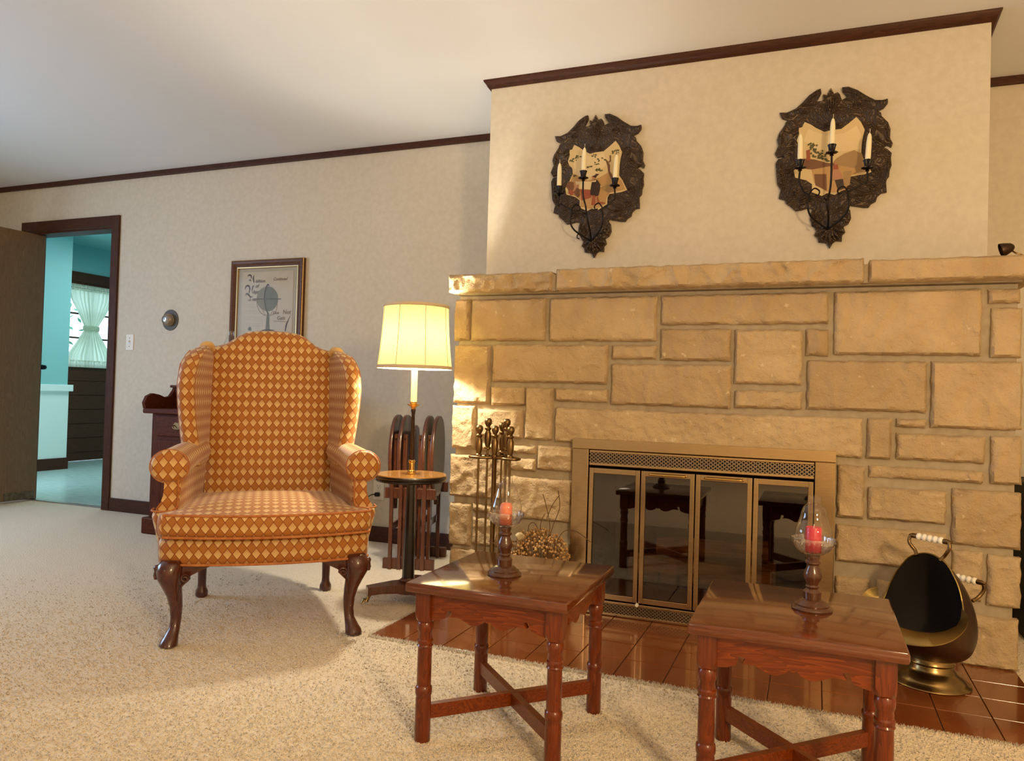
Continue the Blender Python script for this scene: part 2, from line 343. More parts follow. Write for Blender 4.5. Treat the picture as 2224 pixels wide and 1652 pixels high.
    def build(s, name, mat, parent=None, smooth=None, loc=None):
        me = bpy.data.meshes.new(name); me.from_pydata(s.v, [], s.f)
        for mm in (mat if isinstance(mat, (list, tuple)) else [mat]): me.materials.append(mm if not isinstance(mm, str) else MT[mm])
        if any(s.mi):
            me.polygons.foreach_set('material_index', s.mi)
        if any(u is not None for u in s.uv):
            ul = me.uv_layers.new(name='UVMap'); k = 0; d = ul.data
            for f, u in zip(s.f, s.uv):
                for i in range(len(f)):
                    if u: d[k].uv = u[i]
                    k += 1
        bm = bmesh.new(); bm.from_mesh(me); bmesh.ops.recalc_face_normals(bm, faces=bm.faces[:]); bm.to_mesh(me); bm.free()
        me.update(); o = bpy.data.objects.new(name, me)
        if loc: o.location = loc
        return finish(o, parent, smooth)
def cr(pts, n=6, closed=False):
    P = [Vector(p) for p in pts]; out = []; m = len(P)
    for i in range(m if closed else m-1):
        g = (lambda k: P[k % m]) if closed else (lambda k: P[max(0, min(m-1, k))])
        a, b, c, d = g(i-1), g(i), g(i+1), g(i+2)
        for k in range(n):
            t = k/n; out.append(0.5*((2*b)+(c-a)*t+(2*a-5*b+4*c-d)*t*t+(3*b-a-3*c+d)*t**3))
    if not closed: out.append(P[-1])
    return out
def tag(o, label, cat, group=None):
    o['label'] = label; o['category'] = cat
    if group: o['group'] = group
    return o
def struct(o, label=None):
    o['kind'] = 'structure'
    if label: o['label'] = label
    return o
def empty(name, loc, rz=0.0):
    o = bpy.data.objects.new(name, None); o.empty_display_size = 0.05; COL.objects.link(o); o.location = loc; o.rotation_euler = (0, 0, rz); return o
def copy_tree(o, parent=None):
    c = o.copy(); COL.objects.link(c); c.parent = parent
    for ch in [x for x in bpy.data.objects if x.parent == o]: copy_tree(ch, c)
    return c
def interp(x, xs, ys): return float(np.interp(x, xs, ys))

# ------------------------------------------------------------------ the room
WY = 3.977; CH = 3.42; ST = 3.11; SLOPE = 0.10
CX0, CX1 = -1.53, 0.613
def ceil_z(y): return 2.415+SLOPE*(WY-y)
XL, XR, YF = -6.12, 2.95, -2.6
FLOOR = struct(MB().box(XL-.1, XR+.1, YF-.1, WY+.12, -0.1, 0.0).build('floor', 'carpet'), 'cream cut pile carpet floor')
m = MB(); za, zb = ceil_z(WY+.12), ceil_z(YF-.1)
m.add([(XL-.1, WY+.12, za), (XR+.1, WY+.12, za), (XR+.1, YF-.1, zb), (XL-.1, YF-.1, zb), (XL-.1, WY+.12, za+.1), (XR+.1, WY+.12, za+.1), (XR+.1, YF-.1, zb+.1), (XL-.1, YF-.1, zb+.1)],
      [(0,1,2,3),(4,7,6,5),(0,4,5,1),(1,5,6,2),(2,6,7,3),(3,7,4,0)])
struct(m.build('ceiling', 'ceiling'), 'gently sloped off white ceiling')
OX0, OX1, OZ = -5.632, -4.748, 2.05
m = MB(); m.box(XL-.1, OX0, WY, WY+.12, 0, 2.5); m.box(OX0, OX1, WY, WY+.12, OZ, 2.5); m.box(OX1, XR+.1, WY, WY+.12, 0, 2.5)
struct(m.build('wall_back', 'wall'), 'pale textured wallpaper wall with the doorway')
m = MB(); m.box(XL-.1, XL, YF, 0.4, 0, 3.2); m.box(XL-.1, XL, 2.2, WY, 0, 3.2); m.box(XL-.1, XL, 0.4, 2.2, 0, 0.8); m.box(XL-.1, XL, 0.4, 2.2, 2.1, 3.2)
struct(m.build('wall_left', 'wall'))
struct(MB().box(XR, XR+.1, YF, WY, 0, 3.2).build('wall_right', 'wall'))
struct(MB().box(XL-.1, XR+.1, YF-.1, YF, 0, 3.3).build('wall_front', 'wall'))
m = MB(); m.add([(CX0, CH, 1.36), (CX1, CH, 1.36), (CX1, CH, ceil_z(CH)+.02), (CX0, CH, ceil_z(CH)+.02), (CX0, WY, 1.36), (CX1, WY, 1.36), (CX1, WY, ceil_z(WY)+.02), (CX0, WY, ceil_z(WY)+.02)],
      [(0,1,2,3),(4,7,6,5),(0,3,7,4),(1,5,6,2),(0,4,5,1),(3,2,6,7)])
struct(m.build('wall_chimney', 'wall'), 'cream wallpapered chimney breast above the stone mantel')
# crown strips: back wall (two runs) and the moulding around the chimney breast
def strip(name, x0, x1):
    z = ceil_z(WY); m = MB(); m.box(x0, x1, WY-.022, WY+.002, z-.034, z+.004, 0.004)
    struct(m.build(name, 'trim'))
strip('trim_1', XL, CX0); strip('trim_2', CX1, XR)
m = MB(); e = 0.032; h_ = 0.036
prof = [(0.0, 0.0), (0.008, 0.0), (0.016, 0.006), (0.022, 0.018), (0.030, 0.026), (e, 0.030), (e, h_+.004), (0.0, h_+.004)]
def crown_pt(side, d, z):   # path: back-left, front-left, front-right, back-right
    x = {0: CX0-d, 1: CX0-d, 2: CX1+d, 3: CX1+d}[side]; y = {0: WY-.02, 1: CH-d, 2: CH-d, 3: WY-.02}[side]
    return (x, y, ceil_z(y)-h_+z)
m.loft([[crown_pt(k, d, z) for d, z in prof] for k in range(4)])
struct(m.build('trim_3', 'trim', smooth=50), 'dark stained crown moulding around the chimney breast')
struct(MB().box(OX1+.07, CX0+.0, WY-.014, WY+.002, -.002, 0.092, 0.004).build('baseboard_back', 'trim'))
struct(MB().box(CX1+.06, XR, WY-.014, WY+.002, -.002, 0.092, 0.004).build('baseboard_right', 'trim'))
struct(MB().box(XL, OX0-.07, WY-.014, WY+.002, -.002, 0.092, 0.004).build('baseboard_left', 'trim'))
# doorway casing and jamb
dc = struct(empty('trim_4', (0, WY, 0)), 'dark wood casing around the kitchen doorway')
MB().box(OX1, OX1+.07, -.018, .0, 0, OZ+.075, .003).build('casing_board', 'trimz', dc)
MB().box(OX0-.07, OX0, -.018, .0, 0, OZ+.075, .003).build('casing_board', 'trimz', dc)
MB().box(OX0, OX1, -.018, .0, OZ, OZ+.075, .003).build('casing_board', 'trim', dc)
MB().box(OX1-.016, OX1, 0, .125, 0, OZ).build('jamb', 'trimz', dc)
MB().box(OX0, OX0+.016, 0, .125, 0, OZ).build('jamb', 'trimz', dc)
MB().box(OX0, OX1, 0, .125, OZ-.018, OZ).build('head_jamb', 'trim', dc)
MB().box(OX0+.016, OX1-.016, .03, .075, -.002, .008).build('threshold', 'steel', dc)
# open door leaf, standing square to the wall
dl = struct(empty('door_1', (-5.535, 3.99, 0)), 'plain dark brown flush door standing open by the doorway')
MB().box(-.04, 0, -.80, .05, .014, 2.03, .003).build('leaf', 'doorleaf', dl)
MB().box(.0, .004, -.20, .03, .018, .075).build('kick_scuff', simple('scuffed_veneer', (0.15,0.13,0.085), (0.08,0.055,0.03), 0.6, scale=30), dl)
m = MB(); m.tube([(-.03,.05,1.02),(-.03,.10,1.02)], .012, 10); m.lathe([(0,0),(.022,.004),(.03,.018),(.024,.034),(0,.04)], (-.03,.085,1.0), 14); m.box(-.045,-.015,.045,.058,.95,1.09,.003)
m.build('latch', 'darkmetal', dl, 40)

# ------------------------------------------------------------------ kitchen beyond the doorway
KX, KN, KZ = -7.9, -7.3, 2.49
struct(MB().box(KX-.1, -3.9, WY+.12, 8.1, -.1, -.004).build('floor_kitchen', 'vinyl'), 'pale green vinyl kitchen floor')
struct(MB().box(KX-.1, -3.9, WY+.12, 8.1, KZ, KZ+.1).build('ceiling_kitchen', 'turq'))
struct(MB().box(KX-.1, -3.9, 8.0, 8.1, 0, KZ).build('wall_kitchen_back', 'turq'))
struct(MB().box(-4.0, -3.9, WY+.12, 8.0, 0, KZ).build('wall_kitchen_right', 'turq'))
DY0, DY1, DZ = 5.84, 6.82, 2.06
WY0, WY1, WZ0, WZ1 = 6.02, 6.66, 1.12, 2.0
m = MB(); m.box(KX-.1, KX, 5.5, DY0, 0, KZ); m.box(KX-.1, KX, DY1, 8.0, 0, KZ); m.box(KX-.1, KX, DY0, DY1, DZ, KZ)
struct(m.build('wall_kitchen_left', 'turq'))
struct(MB().box(KX-.1, KN, WY+.12, 5.63, 0, KZ).build('wall_kitchen_near', 'turq'), 'turquoise painted kitchen wall')
ws = struct(empty('wall_wainscot', (KN, 5.0, 0)), 'pale mint wainscot with a cap rail in the kitchen')
MB().box(-.02, .012, -.88, .638, .0, .81).build('panel', 'mintwhite', ws)
MB().box(-.02, .045, -.88, .665, .81, .878, .004).build('cap_rail', 'mintwhite', ws)
MB().box(-.02, .026, -.88, .652, -.004, .115, .003).build('base_board', 'trim', ws)
bd = struct(empty('door_2', (KX, 6.33, 0)), 'dark wooden back door with a curtained window')
m = MB(); fr = lambda y: y-6.33
m.box(-.045, 0, fr(DY0), fr(WY0), 0, DZ); m.box(-.045, 0, fr(WY1), fr(DY1), 0, DZ); m.box(-.045, 0, fr(WY0), fr(WY1), WZ1, DZ); m.box(-.045, 0, fr(WY0), fr(WY1), 0.0, WZ0)
m.build('slab', 'backdoor', bd)
for k in range(6):
    MB().box(0, .008, fr(DY0)+.10, fr(DY1)-.10, .10+k*.165, .10+k*.165+.158, .003).build('plank', 'backdoor', bd)
MB().box(0, .022, fr(DY0)-.06, fr(DY1)+.06, DZ, DZ+.115, .003).build('head_casing', 'backdoor', bd)
MB().box(-.028, -.022, fr(WY0), fr(WY1), WZ0, WZ1).build('pane', 'winpane', bd)
MB().box(-.035, -.012, -.010, .010, WZ0, WZ1).build('muntin', 'backdoor', bd)
for z in (1.42, 1.70): MB().box(-.035, -.012, fr(WY0), fr(WY1), z-.010, z+.010).build('muntin', 'backdoor', bd)
for y in (fr(WY0), fr(WY1)-.03): MB().box(-.036, -.010, y, y+.03, WZ0, WZ1).build('stile', 'mintwhite', bd)
# gathered curtain tied at its waist
ct = tag(empty('curtain', (KX+.022, 6.33, 0)), 'sage green gathered curtain tied at the waist over the back door window', 'curtain')
def curtain_half(z):
    t = (z-1.15)/(1.98-1.15); return interp(t, [0, .08, .25, .43, .5, .62, .85, 1], [.33, .31, .20, .095, .095, .16, .28, .31])
def sheet(z0, z1, nz, ny, amp, freq, off, mb, wfun):
    vs = []; fs = []
    for i in range(nz+1):
        z = z0+(z1-z0)*i/nz; w = wfun(z)
        for j in range(ny+1):
            s = -1+2*j/ny; a = amp*(.5+.5*w/.31)
            vs.append((off+a*math.sin(s*freq+.6*math.sin(3*s+z*4))+.4*a*math.sin(s*freq*2.3+1), s*w+.004*math.sin(s*37+z*9), z))
    for i in range(nz):
        for j in range(ny): fs.append((i*(ny+1)+j, i*(ny+1)+j+1, (i+1)*(ny+1)+j+1, (i+1)*(ny+1)+j))
    mb.add(vs, fs)
m = MB(); sheet(1.15, 1.97, 34, 110, .014, 30, .024, m, curtain_half); m.build('panel', 'curtain', ct, 180)
m = MB(); sheet(1.96, 2.03, 3, 120, .010, 62, .026, m, lambda z: .33); m.build('header_ruffle', 'curtain', ct, 180)
m = MB(); sheet(1.08, 1.16, 3, 120, .011, 58, .026, m, lambda z: .345); m.build('hem_ruffle', 'curtain', ct, 180)
m = MB(); m.lathe([(.10,-.028),(.105,-.02),(.105,.02),(.10,.028)], (0,0,0), 24, cap=False)
m.v = [(.024+p[0]*.36, p[1], 1.535+p[2]) for p in m.v]; m.build('tie_back', 'curtain', ct, 60)
MB().tube([(.014,-.36,1.985),(.014,.36,1.985)], .006, 8).build('rod', 'steel', ct)
# shrub seen through the back door window
vs = []; fs = []
for k in range(2200):
    c = Vector((rng.uniform(-1.1, .5), rng.uniform(-2.2, 1.2), rng.uniform(0, 2.4))); a = rng.uniform(0, 6.28); l = .05
    d1 = Vector((rng.normal(), rng.normal(), rng.normal())).normalized()*l; d2 = d1.orthogonal().normalized()*l*.4; b = len(vs)
    vs += [c-d1, c+d2, c+d1, c-d2]; fs.append((b, b+1, b+2, b+3))
sh = empty('garden_shrub', (-9.6, 6.3, 0)); tag(sh, 'leafy green shrub outside the back door window', 'shrub')
mm = MB(); mm.add(vs, fs); fo = mm.build('foliage', 'leaf', sh); fo['kind'] = 'stuff'
m = MB(); m.tube([(0,-.3,-.2),(-.1,-.3,1.2)], .03, 6); m.build('stem', 'twig', sh)
struct(MB().box(-12, KX-.1, 3, 10, -.3, -.2).build('ground_garden', simple('garden_ground', (0.10,0.16,0.06), None, 0.9)))

# ------------------------------------------------------------------ stone fireplace wall
SX0, SX1 = -1.525, 0.655
FX0, FX1, FZ = -0.905, 0.030, 0.695
MY = ST+.016
m = MB()
m.box(SX0, FX0, MY, WY, 0, 1.36); m.box(FX1, SX1, MY, WY, 0, 1.36); m.box(FX0, FX1, MY, WY, FZ, 1.36); m.box(FX0, FX1, 3.62, WY, 0, FZ)
fwall = struct(m.build('wall_fireplace', 'mortar'), 'sandstone ashlar fireplace wall with recessed mortar')
def rough_block(name, x0, x1, z0, z1, y, depth, parent, amp=0.006, pitch=0.02, rag=0.006, seed=0, bulge=0.010, chip=0.0):
    nx = max(3, int((x1-x0)/pitch)); nz = max(3, int((z1-z0)/pitch)); vs = []; fs = []
    for i in range(nz+1):
        for j in range(nx+1):
            u = j/nx; w = i/nz; x = x0+(x1-x0)*u; z = z0+(z1-z0)*w
            ed = min(u*(x1-x0), (1-u)*(x1-x0), w*(z1-z0), (1-w)*(z1-z0))
            p = Vector((x*9+seed*3.1, z*9, seed*1.7))
            wv = Vector((noise.noise(p*1.1), noise.noise(p*1.1+Vector((5,3,1))), 0))*.8
            n = noise.noise(p*.8)*1.0+noise.fractal(p*2.2, 0.9, 2.1, 4)*.55
            rd = 1-abs(noise.noise(p*1.5+wv)); n += 1.1*(rd**5)-.35
            if chip: n += chip*(noise.noise(p*5)+noise.noise(p*10))
            rnd = min(1.0, ed/0.010)
            yy = y-bulge*math.sin(rnd*PI/2)-amp*n*(.35+.65*rnd)
            if i in (0, nz): z += rag*(noise.noise(Vector((x*28, z*3, seed)))+.4*noise.noise(Vector((x*80, z, seed))))
            if j in (0, nx): x += rag*(noise.noise(Vector((x*3, z*28, seed+9)))+.4*noise.noise(Vector((x, z*80, seed+9))))
            vs.append((x, yy, z))
    W_ = nx+1
    for i in range(nz):
        for j in range(nx): fs.append((i*W_+j, i*W_+j+1, (i+1)*W_+j+1, (i+1)*W_+j))
    rim = [j for j in range(nx+1)]+[i*W_+nx for i in range(1, nz+1)]+[nz*W_+j for j in range(nx-1, -1, -1)]+[i*W_ for i in range(nz-1, 0, -1)]
    b = len(vs)
    for k in rim: vs.append((vs[k][0], y+depth, vs[k][2]))
    nr = len(rim)
    for k in range(nr): fs.append((rim[k], b+k, b+(k+1) % nr, rim[(k+1) % nr]))
    fs.append(tuple(b+k for k in range(nr)))
    mb = MB(); mb.add(vs, fs); o = mb.build(name, 'stone', parent, 50); return o
z6 = lambda X, Y: (960+X/2.43, 560+Y/2.43)
z7 = lambda X, Y: (1580+X/2.43, 560+Y/2.43)
S6 = [(62,210,138,437),(150,208,540,437),(565,200,1128,440),(60,457,243,770),(262,455,868,667),(893,458,1128,537),(1150,372,1523,545),(890,555,1523,795),(252,677,428,783),(437,680,577,965),(592,685,868,765),(48,775,165,1010),(182,793,418,957)]
S7 = [(565,165,1345,517),(1380,160,1555,237),(1395,258,1560,527),(38,375,393,672),(413,372,535,517),(35,695,395,803),(420,537,1055,820),(1078,540,1560,915),(738,842,868,1068),(890,845,1052,900),(893,922,1365,1090),(1392,937,1558,1205),(575,1090,722,1380),(745,1092,1355,1195),(742,1205,1160,1413),(1188,1215,1555,1547)]
PX = [(*z6(a,b),*z6(c,d)) for a,b,c,d in S6]+[(*z7(a,b),*z7(c,d)) for a,b,c,d in S7]
PX += [(1434.5,639,1800,703),(1203.6,884,1873,996),(1035,962,1161,987),(976,985,1096,1087),(1104,993,1161,1025),(1166,966,1243,1026),(1086,1032,1243,1138),(1024,1093,1080,1117),(1023,1122,1080,1190),(973,1090,1018,1188),
       (1811,1138,2057,1244),(2069,1194,2136,1310),(2146,1205,2221,1326),(1811,1250,1889,1330),(1903,1260,2060,1340),(2080,1332,2214,1463)]
rects = []
for a, b, c, d in PX:
    p, q = onY(a, b, ST-.008), onY(c, d, ST-.008); rects.append([p.x, q.x, q.z, p.z])
rects += [[-1.535,-1.335,.008,.215],[-1.315,-1.11,.008,.195],[-1.09,-.955,.008,.285],[.092,.30,.008,.165],[.315,.405,.008,.20]]
for k, (x0, x1, zA, zB) in enumerate(rects):
    x0 = max(x0, -1.548); x1 = min(x1, .678); zA = max(zA, .004); zB = min(zB, 1.345)
    if zB < FZ+.03:                       # keep clear of the metal surround
        if x1 > -.957 and x0 < -.957: x1 = -.957
        if x0 < .080 and x1 > .080: x0 = .082
    rough = k in (4, 17+14, ) ; amp = 0.0075; pit = .009; chip = 0.12; bul = .012
    if 1.1 < (x1-x0) : amp, pit, chip, bul = .0055, .008, .8, .012      # long pitted lintel
    if k in (32, 34, 37): amp, pit, chip = .010, .009, .5
    rough_block('stone', x0+.002, x1-.002, zA+.002, zB-.002, ST+.006, .03, fwall, amp, pit, .004, k, bul, chip)
# mantel of three slabs
mt = empty('mantel', (-.42, 3.2, 1.366)); tag(mt, 'thick rough edged sandstone mantel shelf of three slabs', 'mantel')
for k, (a, b, zt) in enumerate(((973,1196,1.446),(1206,1877,1.455),(1888,2222,1.447))):
    x0 = onY(a, 600, 3.03).x; x1 = onY(b, 600, 3.03).x
    if k == 2: x1 = .70
    o = rough_block('slab', x0, x1, 1.367, zt, 3.045, .375, mt, (.014,.014,.005)[k], .008, .004, 60+k, .014, (.35,.15,0)[k])
MB().box(-1.50, .66, 3.085, 3.42, 1.362, 1.370).build('mortar_bed', 'mortar', mt)
for x in (onY(1201, 600, 3.03).x, onY(1882.5, 600, 3.03).x): MB().box(x-.012, x+.012, 3.055, 3.42, 1.366, 1.435).build('mortar_joint', 'mortar', mt)

for ch in mt.children: ch.location = -mt.location

# ------------------------------------------------------------------ tiled hearth
HX0, HX1, HY0 = -1.522, .665, 2.44
hearth = struct(MB().box(HX0, HX1, HY0, ST+.02, -.01, .004).build('floor_hearth', 'grout'), 'terracotta tiled hearth')
xs = [HX0, -1.385, -1.224, -1.065, -.911, -.755, -.597, -.435, -.278, -.119, .038, .197, .355, .503, HX1]
ys = [HY0, 2.613, 2.779, 2.945, ST+.012]
for i in range(len(xs)-1):
    for j in range(len(ys)-1):
        if xs[i+1]-xs[i] < .03: continue
        t = random.uniform(-.0006, .0006)
        MB().box(xs[i]+.0018, xs[i+1]-.0018, ys[j]+.0014, ys[j+1]-.0014, .001, .0085+t, .0007).build('tile', 'tile', hearth)

# ------------------------------------------------------------------ firebox with logs
m = MB(); t = .02
m.box(FX0, FX0+t, 3.11, 3.62, .005, FZ); m.box(FX1-t, FX1, 3.11, 3.62, .005, FZ); m.box(FX0, FX1, 3.60, 3.62, .005, FZ); m.box(FX0, FX1, 3.11, 3.62, FZ-t, FZ); m.box(FX0, FX1, 3.125, 3.62, .001, .02)
struct(m.build('wall_firebox', 'firebrick'), 'sooty firebrick box behind the glass doors')
gr = tag(empty('fire_grate', (-.43, 3.33, .02)), 'black iron fire grate holding logs behind the glass doors', 'grate')
for s in (-1, 1): MB().tube([(-.27, s*.10, .10), (.27, s*.10, .10)], .008, 8).build('rail', 'iron', gr)
for k in range(7):
    x = -.24+k*.08; MB().tube(cr([(x,-.15,.17),(x,-.14,.11),(x,0,.098),(x,.14,.11),(x,.15,.17)], 4), .007, 6).build('bar', 'iron', gr)
for x in (-.22, .22):
    for y in (-.10, .10): MB().box(x-.008, x+.008, y-.008, y+.008, 0, .10).build('leg', 'iron', gr)
def log(loc, rz, ry, ln, r, seed, label):
    m = MB(); rings = []
    for i in range(9):
        x = -ln/2+ln*i/8; ring = []
        for k in range(14):
            a = 2*PI*k/14; rr = r*(1+.16*noise.noise(Vector((x*6, math.cos(a)*1.2+seed, math.sin(a)*1.2)))); 
            if math.sin(a) < -.2 and seed % 2: rr *= .86
            ring.append((x, rr*math.cos(a), rr*math.sin(a)))
        rings.append(ring)
    m.loft(rings); o = m.build('firewood_log', 'log', None, 50); o.location = loc; o.rotation_euler = (0, ry, rz); tag(o, label, 'log', 'logs on the fire grate'); return o
log((-.44, 3.272, .180), .03, .01, .58, .062, 3, 'long split log at the front of the fire grate')
log((-.41, 3.398, .181), .0, .0, .54, .055, 4, 'dark log at the back of the fire grate')
log((-.40, 3.343, .274), .10, -.02, .46, .048, 5, 'short log resting on top of two other logs')

# ------------------------------------------------------------------ brass fireplace doors
fs_ = tag(empty('fireplace_screen', (-.4385, 3.09, .004)), 'brushed brass fireplace surround with four smoked glass bifold doors', 'fireplace screen')
hw = .5155; top = .735
MB().box(-hw, hw, -.012, .02, top-.042, top, .002).build('surround_top', 'brushedx', fs_)
MB().box(-hw, -hw+.072, -.006, .02, .0, top-.042, .002).build('surround_side', 'brushed', fs_)
MB().box(hw-.072, hw, -.006, .02, .0, top-.042, .002).build('surround_side', 'brushed', fs_)
ix = hw-.074
def grille(z0, z1):
    root = MB().box(-ix, ix, .0, .016, z0, z0+.011, .002).box(-ix, ix, .0, .016, z1-.011, z1, .002).build('vent_frame', 'brushedx', fs_)
    MB().box(-ix, ix, .014, .017, z0, z1).build('vent_back', 'black', root)
    m = MB(); h = (z1-z0-.022); p = h/3.0; n = int(2*ix/(p*.62)); dx = 2*ix/n; y0, y1 = .004, .010; w = .0017
    za = z0+.011; rows = 6; hz = h/rows
    for i in range(n):
        for j in range(rows):
            x = -ix+dx*i; z = za+hz*j
            if (i+j) % 2 == 0: a, b = (x, z), (x+dx, z+hz)
            else: a, b = (x, z+hz), (x+dx, z)
            d = Vector((b[0]-a[0], b[1]-a[1])).normalized(); nx_, nz_ = -d.y*w, d.x*w
            q = [(a[0]+nx_, a[1]+nz_), (b[0]+nx_, b[1]+nz_), (b[0]-nx_, b[1]-nz_), (a[0]-nx_, a[1]-nz_)]
            m.add([(u, y0, v) for u, v in q]+[(u, y1, v) for u, v in q], [(0,1,2,3),(0,4,5,1),(2,6,7,3)])
    o = m.build('vent_mesh', simple('vent_mesh_metal', (0.40,0.30,0.20), None, 0.4, 0.9), root); o['kind'] = 'stuff'
grille(.625, .69); grille(.006, .066)
dw = 2*ix/4
for k in range(4):
    x0 = -ix+dw*k+.0025; x1 = x0+dw-.005; z0, z1 = .073, .615; b = .018
    m = MB(); m.box(x0, x0+b, -.004, .012, z0, z1, .0015); m.box(x1-b, x1, -.004, .012, z0, z1, .0015); m.box(x0+b, x1-b, -.004, .012, z0, z0+b+.004, .0015); m.box(x0+b, x1-b, -.004, .012, z1-b-.004, z1, .0015)
    dr = m.build('glass_door', 'brushed', fs_)
    MB().box(x0+b-.002, x1-b+.002, .003, .007, z0+b, z1-b).build('pane', 'pane', dr)
    if k in (1, 2):
        xa, xb = x0+.035, x1-.035; zz = z1-.012
        MB().tube(cr([(xa,-.003,zz),(xa+.004,-.016,zz),(xa+.03,-.018,zz),(xb-.03,-.018,zz),(xb-.004,-.016,zz),(xb,-.003,zz)], 4), .0045, 8).build('handle', 'brass', dr, 60)
MB().tube([(-ix+dw,-.006,.068),(-ix+dw,-.018,.068)], .007, 10).build('stop_knob', 'porcelain', fs_)

# ------------------------------------------------------------------ wing chair
TH = math.radians(39.8)
wc = tag(empty('wing_chair', (-2.07, 2.50, 0), TH), 'orange diamond brocade wing chair with carved cabriole legs', 'armchair')
cx = .008
def ring_outline(front_c, front_e, xe, xb, yb, n=15):
    """plan outline: bowed front, tapering sides, straight back"""
    pts = []
    for k in range(n):
        s = -1+2*k/(n-1); pts.append((cx+xe*s, front_e+(front_c-front_e)*(1-s*s)))
    pts.append((cx+xe+.012, front_e+.03)); pts.append((cx+xe, front_e+.10))
    for k in range(1, 6): pts.append((cx+xe+(xb-xe)*k/5, front_e+.10+(yb-front_e-.10)*k/5))
    for k in range(1, 6): pts.append((cx+xb-2*xb*k/5, yb))
    for k in range(1, 6): pts.append((cx-xb-(xe-xb)*k/5, yb+(front_e+.10-yb)*k/5))
    pts.append((cx-xe-.012, front_e+.03))
    return pts
# seat rail (upholstered)
m = MB(); rings = []
for z, g in ((.283,-.006),(.288,.0),(.33,.006),(.355,.006),(.372,-.002),(.381,-.014),(.386,-.03)):
    rings.append([(x*(1+g*1.2), y-g, z) for x, y in ring_outline(-.388, -.335, .355, .285, .33)])
m.loft(rings, caps=True); m.build('seat_rail', 'fabric', wc, 55)
m = MB(); o_ = [(x*1.003, y-.004, .284) for x, y in ring_outline(-.388, -.335, .355, .285, .33)[:16]]; m.tube(cr(o_, 2), .0048, 6)
m.build('rail_piping', 'piping', wc, 60)
